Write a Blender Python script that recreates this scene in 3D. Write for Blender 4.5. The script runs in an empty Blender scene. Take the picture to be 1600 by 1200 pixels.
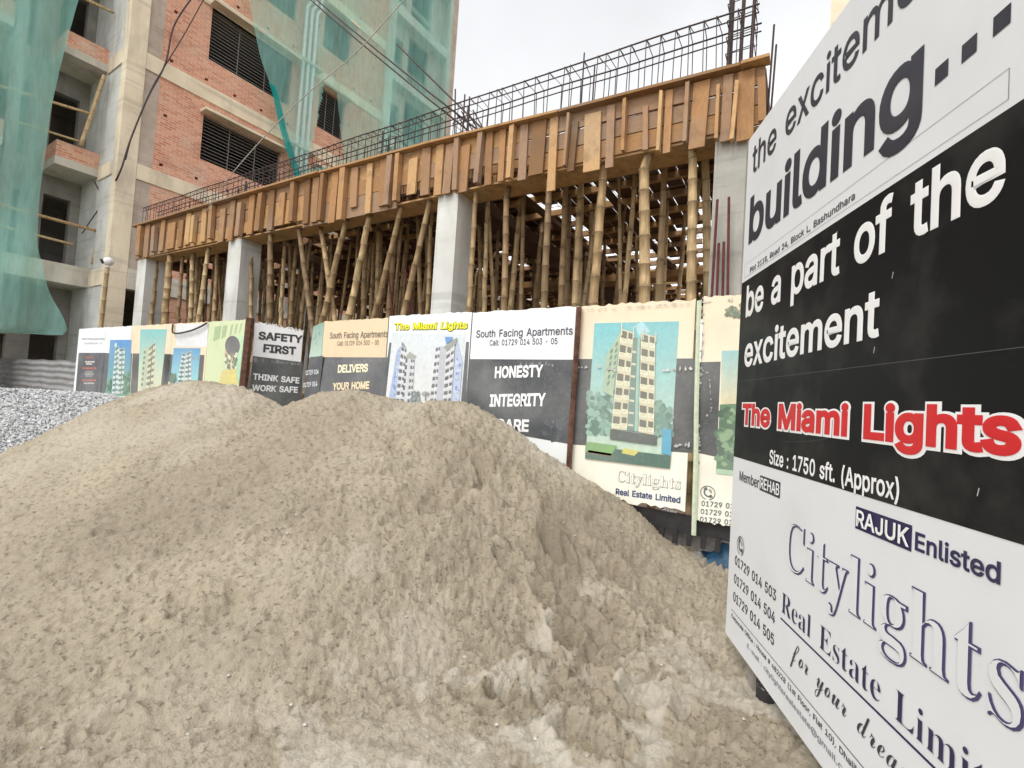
import bpy, math, random
import numpy as np
from mathutils import Vector, Matrix
from mathutils.geometry import tessellate_polygon

random.seed(11)
S = bpy.context.scene
COL = S.collection

# ------------------------------------------------------------------ camera
R3 = np.array([[0.8405854, 0.03504191, -0.5405444],
               [0.53802836, 0.06164908, 0.8406693],
               [0.06278273, -0.99748256, 0.03296778]])   # world axes in camera space
EYE = np.array([0.0, 0.0, 1.5])
cd = bpy.data.cameras.new('camera')
cam = bpy.data.objects.new('camera', cd)
COL.objects.link(cam)
cd.sensor_width = 36.0
cd.lens = 750.0 / 1600.0 * 36.0
cd.clip_start = 0.05
cd.clip_end = 2000.0
mw = Matrix.Identity(4)
for i in range(3):
    mw[i][0] = R3[i, 0]; mw[i][1] = -R3[i, 1]; mw[i][2] = -R3[i, 2]; mw[i][3] = EYE[i]
cam.matrix_world = mw
S.camera = cam

# ------------------------------------------------------------------ world, sun, exposure
SUN_EL, SUN_AZ = math.radians(54), math.radians(186)     # azimuth clockwise from +Y
W = bpy.data.worlds.new('World')
S.world = W
W.use_nodes = True
nt = W.node_tree
bg = nt.nodes['Background']
sky = nt.nodes.new('ShaderNodeTexSky')
sky.sky_type = 'NISHITA'
sky.sun_disc = False
sky.sun_elevation = SUN_EL
sky.sun_rotation = SUN_AZ
sky.dust_density = 0.2
sky.air_density = 7.0
hs = nt.nodes.new('ShaderNodeHueSaturation')
hs.inputs['Saturation'].default_value = 0.06          # overcast: the cloud deck whitens the sky
nt.links.new(sky.outputs[0], hs.inputs['Color'])
tc = nt.nodes.new('ShaderNodeTexCoord')
cn = nt.nodes.new('ShaderNodeTexNoise')
cn.inputs['Scale'].default_value = 1.6
cn.inputs['Detail'].default_value = 5
nt.links.new(tc.outputs['Generated'], cn.inputs['Vector'])
cr = nt.nodes.new('ShaderNodeMapRange')
cr.inputs[1].default_value = 0.3
cr.inputs[2].default_value = 0.7
cr.inputs[3].default_value = 0.84
cr.inputs[4].default_value = 1.1
nt.links.new(cn.outputs[0], cr.inputs[0])
mulc = nt.nodes.new('ShaderNodeVectorMath')
mulc.operation = 'SCALE'
tint = nt.nodes.new('ShaderNodeVectorMath')
tint.operation = 'MULTIPLY'
tint.inputs[1].default_value = (0.97, 0.985, 1.04)
nt.links.new(hs.outputs[0], mulc.inputs[0])
nt.links.new(cr.outputs[0], mulc.inputs['Scale'])
nt.links.new(mulc.outputs[0], tint.inputs[0])
nt.links.new(tint.outputs[0], bg.inputs['Color'])
bg.inputs['Strength'].default_value = 0.15
sd = bpy.data.lights.new('sun', 'SUN')
sd.energy = 1.3
sd.angle = math.radians(24)
sd.color = (1.0, 0.96, 0.9)
sun = bpy.data.objects.new('sun', sd)
COL.objects.link(sun)
sdir = Vector((math.sin(SUN_AZ) * math.cos(SUN_EL), math.cos(SUN_AZ) * math.cos(SUN_EL), math.sin(SUN_EL)))
sun.rotation_euler = sdir.to_track_quat('Z', 'Y').to_euler()
sun.location = sdir * 60
S.view_settings.view_transform = 'Standard'
S.view_settings.look = 'None'
S.view_settings.gamma = 1.0
S.view_settings.use_curve_mapping = False
S.view_settings.exposure = 0.62

# ------------------------------------------------------------------ helpers
def lin(c):
    c = c / 255.0
    return c / 12.92 if c <= 0.04045 else ((c + 0.055) / 1.055) ** 2.4

def rgb(r, g, b, k=1.12):
    return tuple(min(0.85, lin(x) * k) for x in (r, g, b))

def ray(px, py):
    return R3 @ np.array([px - 800.0, py - 600.0, 750.0])

class Plane:
    """vertical plane: origin o, unit horizontal direction e (towards the viewer's right), normal n towards the viewer"""
    def __init__(s, o, e):
        s.o = np.array(o, float); s.e = np.array(e, float) / np.linalg.norm(e)
        s.n = np.array([s.e[1], -s.e[0], 0.0])
    def pt(s, u, z, off=0.0):
        p = s.o + s.e * u + s.n * off
        return (p[0], p[1], z)
    def uz(s, px, py):
        d = ray(px, py)
        t = ((s.o - EYE) @ s.n) / (d @ s.n)
        p = EYE + d * t
        return float((p - s.o) @ s.e), float(p[2])
    def shift(s, d):                      # d > 0: away from the viewer
        return Plane(s.o - s.n * d, s.e)

FR = Plane((0, 4.5, 0), (1, 0, 0))                      # straight run of the hoarding
FL = Plane((-7.9, 4.22, 0), (6.93, 0.24, 0))            # run beyond the gate
BF = Plane((0, 5.8, 0), (1, 0.028, 0))                  # front of the frame under construction
BB = Plane((-19, 5.7, 0), (0, 1, 0))                    # long brick face of the tall building
BD = Plane((-0.4285, 3.208, 0), (0.45246753, -0.89178088, 0))   # big sign board

def bpt(s_, d, z):                                      # along the frame front, depth inwards, height
    return BF.pt(s_, z, -d)

def tag(o, label=None, cat=None, group=None, kind=None):
    if label: o['label'] = label
    if cat: o['category'] = cat
    if group: o['group'] = group
    if kind: o['kind'] = kind
    return o

def thing(name, loc, label, cat, group=None):
    o = bpy.data.objects.new(name, None)
    o.empty_display_size = 0.2
    COL.objects.link(o)
    o.location = loc
    return tag(o, label, cat, group)

class MB:
    def __init__(s):
        s.v = []; s.f = []; s.m = []; s.c = []
        s.hascol = False
    def poly(s, pts, mi=0, col=None):
        b = len(s.v)
        s.v += [tuple(p) for p in pts]
        s.f.append(tuple(range(b, b + len(pts)))); s.m.append(mi)
        if col is not None: s.hascol = True
        if col is None: col = (1, 1, 1)
        s.c.append([col] * len(pts) if not isinstance(col[0], (tuple, list)) else list(col))
    def hexa(s, p, mi=0, col=None):       # p: 4 bottom, 4 top corners
        b = len(s.v)
        s.v += [tuple(q) for q in p]
        for f in ((3, 2, 1, 0), (4, 5, 6, 7), (0, 1, 5, 4), (1, 2, 6, 5), (2, 3, 7, 6), (3, 0, 4, 7)):
            s.f.append(tuple(b + i for i in f)); s.m.append(mi)
            if col is not None: s.hascol = True
            s.c.append([col or (1, 1, 1)] * 4)
    def box(s, lo, hi, mi=0, col=None):
        x0, y0, z0 = lo; x1, y1, z1 = hi
        s.hexa([(x0, y0, z0), (x1, y0, z0), (x1, y1, z0), (x0, y1, z0),
                (x0, y0, z1), (x1, y0, z1), (x1, y1, z1), (x0, y1, z1)], mi, col)
    def bar(s, a, b, w, h, mi=0, up=(0, 0, 1)):   # rectangular bar from a to b
        a = Vector(a); b = Vector(b); d = (b - a).normalized()
        u = Vector(up)
        if abs(d.dot(u)) > 0.95: u = Vector((0, 1, 0))
        x = d.cross(u).normalized() * (w / 2); y = x.cross(d).normalized() * (h / 2)
        s.hexa([a - x - y, a + x - y, b + x - y, b - x - y, a - x + y, a + x + y, b + x + y, b - x + y], mi)
    def fbox(s, u0, u1, d0, d1, z0, z1, mi=0, P=None, tilt=0.0, t2=0.0):  # box in a plane frame
        P = P or BF
        s.hexa([P.pt(u0 + t2, z0, -d0), P.pt(u1 + t2, z0, -d0), P.pt(u1 + t2, z0, -d1), P.pt(u0 + t2, z0, -d1),
                P.pt(u0, z1, -d0), P.pt(u1, z1 + tilt, -d0), P.pt(u1, z1 + tilt, -d1), P.pt(u0, z1, -d1)], mi)
    def tube(s, pts, r, n=6, mi=0, cap=True, cols=None):
        pts = [Vector(p) for p in pts]
        rr = r if isinstance(r, (list, tuple)) else [r] * len(pts)
        b = len(s.v); x = None
        if cols: s.hascol = True
        cl = [(k, k, k) for k in cols] if cols else [(1, 1, 1)] * len(pts)
        for i, p in enumerate(pts):
            d = (pts[min(i + 1, len(pts) - 1)] - pts[max(i - 1, 0)]).normalized()
            if x is None:
                x = d.orthogonal().normalized()
            else:
                x = (x - d * x.dot(d)).normalized()
            y = d.cross(x)
            for k in range(n):
                a = 2 * math.pi * k / n
                s.v.append(tuple(p + (x * math.cos(a) + y * math.sin(a)) * rr[i]))
        for i in range(len(pts) - 1):
            for k in range(n):
                k2 = (k + 1) % n
                s.f.append((b + i * n + k, b + i * n + k2, b + (i + 1) * n + k2, b + (i + 1) * n + k))
                s.m.append(mi); s.c.append([cl[i], cl[i], cl[i + 1], cl[i + 1]])
        if cap:
            s.f.append(tuple(b + k for k in reversed(range(n)))); s.m.append(mi); s.c.append([(1, 1, 1)] * n)
            e = b + (len(pts) - 1) * n
            s.f.append(tuple(e + k for k in range(n))); s.m.append(mi); s.c.append([(1, 1, 1)] * n)
    def grid(s, rows, mi=0):
        b = len(s.v); n = len(rows[0])
        for r in rows: s.v += [tuple(p) for p in r]
        for i in range(len(rows) - 1):
            for j in range(n - 1):
                s.f.append((b + i * n + j, b + i * n + j + 1, b + (i + 1) * n + j + 1, b + (i + 1) * n + j))
                s.m.append(mi); s.c.append([(1, 1, 1)] * 4)
    def build(s, name, mats, parent=None, smooth=False, local=False):
        V = np.array(s.v, float)
        if local:
            c = np.zeros(3)
        else:
            c = np.array([(V[:, 0].min() + V[:, 0].max()) / 2, (V[:, 1].min() + V[:, 1].max()) / 2, V[:, 2].min()])
        me = bpy.data.meshes.new(name)
        me.from_pydata([tuple(p) for p in (V - c)], [], s.f)
        if not isinstance(mats, (list, tuple)): mats = [mats]
        for m in mats: me.materials.append(m)
        if len(mats) > 1: me.polygons.foreach_set('material_index', s.m)
        if s.hascol:
            at = me.color_attributes.new('Col', 'FLOAT_COLOR', 'CORNER')
            fl = []
            for cs in s.c:
                for q in cs: fl += [q[0], q[1], q[2], 1.0]
            at.data.foreach_set('color', fl)
        if smooth: me.polygons.foreach_set('use_smooth', [True] * len(s.f))
        me.update()
        o = bpy.data.objects.new(name, me)
        COL.objects.link(o)
        if parent is not None:
            o.parent = parent
            pl = Vector((0, 0, 0)); q = parent
            while q is not None:
                pl += q.location; q = q.parent
            o.location = Vector(c) - pl
        else:
            o.location = c
        return o

# ------------------------------------------------------------------ materials
class N:
    def __init__(s, name, rough=0.8, spec=0.3):
        s.m = bpy.data.materials.new(name); s.m.use_nodes = True
        s.t = s.m.node_tree; s.b = s.t.nodes['Principled BSDF']
        s.b.inputs['Roughness'].default_value = rough
        s.b.inputs['Specular IOR Level'].default_value = spec
        s.pos = s.new('ShaderNodeNewGeometry')
    def new(s, k): return s.t.nodes.new(k)
    def link(s, a, b): s.t.links.new(a, b)
    def map(s, scale=(1, 1, 1), src=None):
        q = s.new('ShaderNodeVectorMath'); q.operation = 'MULTIPLY'
        q.inputs[1].default_value = scale
        s.link(src or s.pos.outputs['Position'], q.inputs[0])
        return q.outputs[0]
    def noise(s, scale=5, detail=4, st=(1, 1, 1), rough=0.6, src=None):
        q = s.new('ShaderNodeTexNoise')
        q.inputs['Scale'].default_value = scale; q.inputs['Detail'].default_value = detail
        q.inputs['Roughness'].default_value = rough
        s.link(s.map(st, src), q.inputs['Vector'])
        return q.outputs[0]
    def voro(s, scale, out='Color', st=(1, 1, 1), src=None):
        q = s.new('ShaderNodeTexVoronoi'); q.inputs['Scale'].default_value = scale
        s.link(s.map(st, src), q.inputs['Vector'])
        return q.outputs[out]
    def ramp(s, fac, stops):
        q = s.new('ShaderNodeValToRGB')
        e = q.color_ramp.elements
        while len(e) < len(stops): e.new(0.5)
        for k, (p, c) in zip(e, stops):
            k.position = p
            k.color = (*c, 1) if isinstance(c, (tuple, list)) else (c, c, c, 1)
        s.link(fac, q.inputs[0])
        return q.outputs[0]
    def mix(s, fac, a, b, mode='MIX'):
        q = s.new('ShaderNodeMix'); q.data_type = 'RGBA'; q.blend_type = mode
        for v, i in ((fac, 0), (a, 6), (b, 7)):
            if hasattr(v, 'is_linked'): s.link(v, q.inputs[i])
            elif i == 0: q.inputs[0].default_value = v
            else: q.inputs[i].default_value = (*v, 1) if isinstance(v, (tuple, list)) else (v, v, v, 1)
        return q.outputs[2]
    def bump(s, h, strength=0.3, dist=0.01):
        q = s.new('ShaderNodeBump'); q.inputs['Strength'].default_value = strength; q.inputs['Distance'].default_value = dist
        s.link(h, q.inputs['Height']); s.link(q.outputs[0], s.b.inputs['Normal'])
    def col(s, c):
        if hasattr(c, 'is_linked'): s.link(c, s.b.inputs['Base Color'])
        else: s.b.inputs['Base Color'].default_value = (*c, 1)
        return s.m

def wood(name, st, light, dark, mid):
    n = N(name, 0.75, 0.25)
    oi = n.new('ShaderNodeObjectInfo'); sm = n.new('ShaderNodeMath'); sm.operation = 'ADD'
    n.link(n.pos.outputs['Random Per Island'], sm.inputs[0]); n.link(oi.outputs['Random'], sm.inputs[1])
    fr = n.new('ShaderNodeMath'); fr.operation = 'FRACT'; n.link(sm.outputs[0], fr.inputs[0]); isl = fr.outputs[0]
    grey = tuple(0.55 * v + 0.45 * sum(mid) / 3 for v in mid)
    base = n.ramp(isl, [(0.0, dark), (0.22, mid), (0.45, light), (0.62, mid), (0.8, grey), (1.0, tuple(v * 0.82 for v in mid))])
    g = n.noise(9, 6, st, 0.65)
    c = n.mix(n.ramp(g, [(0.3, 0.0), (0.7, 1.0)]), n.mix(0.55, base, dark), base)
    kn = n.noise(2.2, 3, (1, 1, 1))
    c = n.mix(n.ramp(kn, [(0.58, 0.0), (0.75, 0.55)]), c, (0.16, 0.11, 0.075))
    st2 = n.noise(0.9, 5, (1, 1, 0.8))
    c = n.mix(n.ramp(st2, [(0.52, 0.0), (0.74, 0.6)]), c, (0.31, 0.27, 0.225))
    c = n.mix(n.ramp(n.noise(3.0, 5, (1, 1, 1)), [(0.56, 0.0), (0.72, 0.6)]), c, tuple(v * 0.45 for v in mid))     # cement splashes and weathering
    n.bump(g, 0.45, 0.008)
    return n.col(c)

WL, WM, WD = rgb(214, 174, 122, 0.95), rgb(186, 142, 94, 0.95), rgb(112, 84, 58, 0.95)
M_WOODH = wood('plank_wood', (1.2, 1.2, 14), WL, WD, WM)
M_WOODV = wood('cleat_wood', (14, 14, 1.2), rgb(222, 182, 130, 0.95), rgb(114, 86, 60, 0.95), rgb(190, 144, 98, 0.95))
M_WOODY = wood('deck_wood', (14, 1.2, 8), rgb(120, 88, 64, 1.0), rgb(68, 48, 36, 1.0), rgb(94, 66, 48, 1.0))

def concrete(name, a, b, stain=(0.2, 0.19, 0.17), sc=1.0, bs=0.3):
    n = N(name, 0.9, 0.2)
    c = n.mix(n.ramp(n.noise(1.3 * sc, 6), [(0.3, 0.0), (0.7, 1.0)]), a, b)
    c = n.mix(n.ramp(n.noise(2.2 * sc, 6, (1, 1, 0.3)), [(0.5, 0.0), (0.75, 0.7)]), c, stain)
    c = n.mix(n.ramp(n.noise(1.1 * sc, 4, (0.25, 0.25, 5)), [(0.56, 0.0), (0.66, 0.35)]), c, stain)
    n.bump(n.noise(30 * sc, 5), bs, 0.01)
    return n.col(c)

M_CONC = concrete('grey_concrete', rgb(206, 207, 203), rgb(184, 184, 178), (0.32, 0.32, 0.3))
M_CONCG = concrete('raw_grey_concrete', rgb(172, 170, 162), rgb(146, 144, 136), (0.2, 0.2, 0.18))
M_CONCW = concrete('pale_concrete', rgb(205, 200, 188), rgb(178, 172, 158), (0.25, 0.23, 0.2), 0.7)
M_CREAMC = concrete('cream_concrete', rgb(228, 214, 190), rgb(205, 190, 165), (0.35, 0.31, 0.25), 0.7)
M_PLAST = concrete('rough_plaster', rgb(186, 172, 158), rgb(160, 148, 135), (0.3, 0.24, 0.2), 1.5, 0.6)
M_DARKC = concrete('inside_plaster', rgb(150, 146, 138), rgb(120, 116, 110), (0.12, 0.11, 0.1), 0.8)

def brick(name):
    n = N(name, 0.9, 0.15)
    sx = n.new('ShaderNodeSeparateXYZ'); n.link(n.pos.outputs['Position'], sx.inputs[0])
    ad = n.new('ShaderNodeMath'); ad.operation = 'ADD'; n.link(sx.outputs[0], ad.inputs[0]); n.link(sx.outputs[1], ad.inputs[1])
    cx = n.new('ShaderNodeCombineXYZ'); n.link(ad.outputs[0], cx.inputs[0]); n.link(sx.outputs[2], cx.inputs[1])
    q = n.new('ShaderNodeTexBrick')
    q.inputs['Scale'].default_value = 1.0
    q.inputs['Mortar Size'].default_value = 0.011
    q.inputs['Brick Width'].default_value = 0.26
    q.inputs['Row Height'].default_value = 0.085
    q.inputs['Bias'].default_value = -0.1
    q.inputs['Color1'].default_value = (*rgb(220, 158, 126, 1.0), 1)
    q.inputs['Color2'].default_value = (*rgb(194, 122, 92, 1.0), 1)
    q.inputs['Mortar'].default_value = (*rgb(204, 188, 172, 1.0), 1)
    n.link(cx.outputs[0], q.inputs['Vector'])
    c = n.mix(n.ramp(n.noise(1.1, 6), [(0.5, 0.0), (0.72, 0.55)]), q.outputs[0], rgb(206, 188, 170, 1.0))
    c = n.mix(n.ramp(n.noise(14, 4, (1, 1, 2.5)), [(0.6, 0.0), (0.75, 0.5)]), c, rgb(222, 178, 150, 1.0))
    c = n.mix(n.ramp(n.noise(0.8, 6, (1, 1, 1.6)), [(0.56, 0.0), (0.75, 0.5)]), c, rgb(150, 92, 76, 1.0))
    n.bump(q.outputs[1], -0.4, 0.01)
    return n.col(c)
M_BRICK = brick('salmon_brick')

def plain(name, c, rough=0.6, spec=0.3, var=0.25, sc=6):
    n = N(name, rough, spec)
    k = tuple(x * (1 - var) for x in c)
    g = n.noise(sc, 5)
    n.bump(g, 0.15, 0.004)
    return n.col(n.mix(n.ramp(g, [(0.35, 0.0), (0.65, 1.0)]), c, k))

M_REBAR = plain('rusty_rebar', (0.075, 0.05, 0.045), 0.7, 0.4, 0.4, 20)
M_RUST = plain('rusty_steel', (0.16, 0.075, 0.05), 0.75, 0.3, 0.6, 12)
M_REDBAR = plain('red_oxide_bar', (0.14, 0.035, 0.03), 0.7, 0.3, 0.4, 12)
M_PVC = plain('white_pipe_plastic', (0.8, 0.82, 0.82), 0.35, 0.5, 0.08, 2)
M_GRILLE = plain('window_grille_steel', (0.22, 0.2, 0.19), 0.6, 0.4, 0.3, 10)
M_CABLE = plain('cable_rubber', (0.06, 0.045, 0.045), 0.6, 0.3, 0.3, 8)
M_ROPE = plain('pale_rope', (0.5, 0.47, 0.42), 0.9, 0.1, 0.3, 30)
M_BLACK = plain('worn_black_paint', (0.03, 0.028, 0.028), 0.6, 0.4, 0.3, 15)
M_CAMW = plain('white_camera_plastic', (0.75, 0.75, 0.74), 0.4, 0.5, 0.05)
M_TARP = plain('blue_tarpaulin', (0.012, 0.085, 0.17), 0.5, 0.4, 0.6, 16)
M_SACK = plain('grey_sacking', (0.3, 0.29, 0.26), 0.9, 0.15, 0.5, 18)
M_OLDW = plain('weathered_timber', (0.36, 0.34, 0.31), 0.85, 0.2, 0.45, 10)

def bamboo_mat():
    n = N('bamboo_culm', 0.55, 0.35)
    oi = n.new('ShaderNodeObjectInfo')
    base = n.ramp(oi.outputs['Random'], [(0.0, rgb(176, 146, 106, 1.0)), (0.35, rgb(205, 180, 136, 1.0)), (0.65, rgb(150, 124, 90, 1.0)), (1.0, rgb(122, 102, 76, 1.0))])
    st = n.noise(7, 5, (6, 6, 0.7), 0.65)
    c = n.mix(n.ramp(st, [(0.35, 0.0), (0.7, 0.75)]), base, rgb(120, 96, 66, 1.0))
    c = n.mix(n.ramp(n.noise(1.4, 3), [(0.55, 0.0), (0.75, 0.5)]), c, rgb(120, 112, 72, 1.0))
    at = n.new('ShaderNodeAttribute'); at.attribute_name = 'Col'
    c = n.mix(1.0, c, at.outputs['Color'], 'MULTIPLY')
    n.bump(st, 0.2, 0.004)
    return n.col(c)
M_BAMB = bamboo_mat()

def net_mat(name, c, dens, sc=(1, 1, 1)):
    n = N(name, 0.8, 0.1)
    tr = n.new('ShaderNodeBsdfTransparent'); df = n.new('ShaderNodeBsdfDiffuse'); tl = n.new('ShaderNodeBsdfTranslucent')
    for q in (df, tl): q.inputs['Color'].default_value = (*c, 1)
    m1 = n.new('ShaderNodeMixShader'); m1.inputs[0].default_value = 0.45
    n.link(df.outputs[0], m1.inputs[1]); n.link(tl.outputs[0], m1.inputs[2])
    m2 = n.new('ShaderNodeMixShader')
    f = n.mix(0.4, n.noise(0.9, 5, sc), n.noise(4.5, 4, (1, 1.6, 0.22)))
    mr = n.new('ShaderNodeMapRange'); mr.inputs[1].default_value = 0.3; mr.inputs[2].default_value = 0.7
    mr.inputs[3].default_value = dens - 0.2; mr.inputs[4].default_value = dens + 0.2
    n.link(f, mr.inputs[0]); n.link(mr.outputs[0], m2.inputs[0])
    n.link(tr.outputs[0], m2.inputs[1]); n.link(m1.outputs[0], m2.inputs[2])
    n.link(m2.outputs[0], n.t.nodes['Material Output'].inputs['Surface'])
    n.t.nodes.remove(n.b)
    return n.m
M_NETL = net_mat('green_safety_net', (0.48, 0.94, 0.84), 0.47, (1, 0.9, 0.35))
M_NETR = net_mat('pale_green_safety_net', (0.46, 0.92, 0.84), 0.43, (1, 0.8, 0.3))
M_HEM = net_mat('gathered_net', (0.04, 0.48, 0.46), 0.93)

def print_mat(name, rough, attr=True, c=None, dirt=0.12):
    n = N(name, rough, 0.35)
    if attr:
        at = n.new('ShaderNodeAttribute'); at.attribute_name = 'Col'; c = at.outputs['Color']
    g = n.noise(2.6, 6)
    c = n.mix(n.ramp(g, [(0.5, 0.0), (0.8, 1.0)]), c, n.mix(dirt * 2, c, (0.33, 0.31, 0.27)))
    h = n.noise(1.3, 3); n.bump(h, 0.25, 0.03)
    return n.col(c)
M_PRINT = print_mat('printed_vinyl', 0.5)
def pict_mat():
    n = N('printed_picture', 0.5, 0.35)
    at = n.new('ShaderNodeAttribute'); at.attribute_name = 'Col'; c = at.outputs['Color']
    c = n.mix(n.ramp(n.noise(16, 6, (1, 1, 1), 0.7), [(0.35, 0.0), (0.7, 0.5)]), c, n.mix(0.45, c, (0.06, 0.07, 0.07)))
    c = n.mix(n.ramp(n.noise(34, 3), [(0.56, 0.0), (0.72, 0.14)]), c, (0.55, 0.56, 0.52))
    c = n.mix(n.ramp(n.noise(1.6, 5), [(0.40, 0.12), (0.75, 0.38)]), c, (0.46, 0.47, 0.44))
    return n.col(c)
M_PICT = pict_mat()
M_SIGN = print_mat('printed_sign_vinyl', 0.45, True, None, 0.06)
for q_ in M_SIGN.node_tree.nodes:
    if q_.type == 'BSDF_PRINCIPLED': q_.inputs['Specular IOR Level'].default_value = 0.16
M_EDGE = plain('torn_vinyl_edge', (0.66, 0.63, 0.57), 0.8, 0.2, 0.35, 25)
M_INK = {}
def ink(c):
    k = tuple(round(x, 3) for x in c)
    if k not in M_INK:
        M_INK[k] = print_mat('ink', 0.45, False, c, 0.05)
    return M_INK[k]

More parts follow.
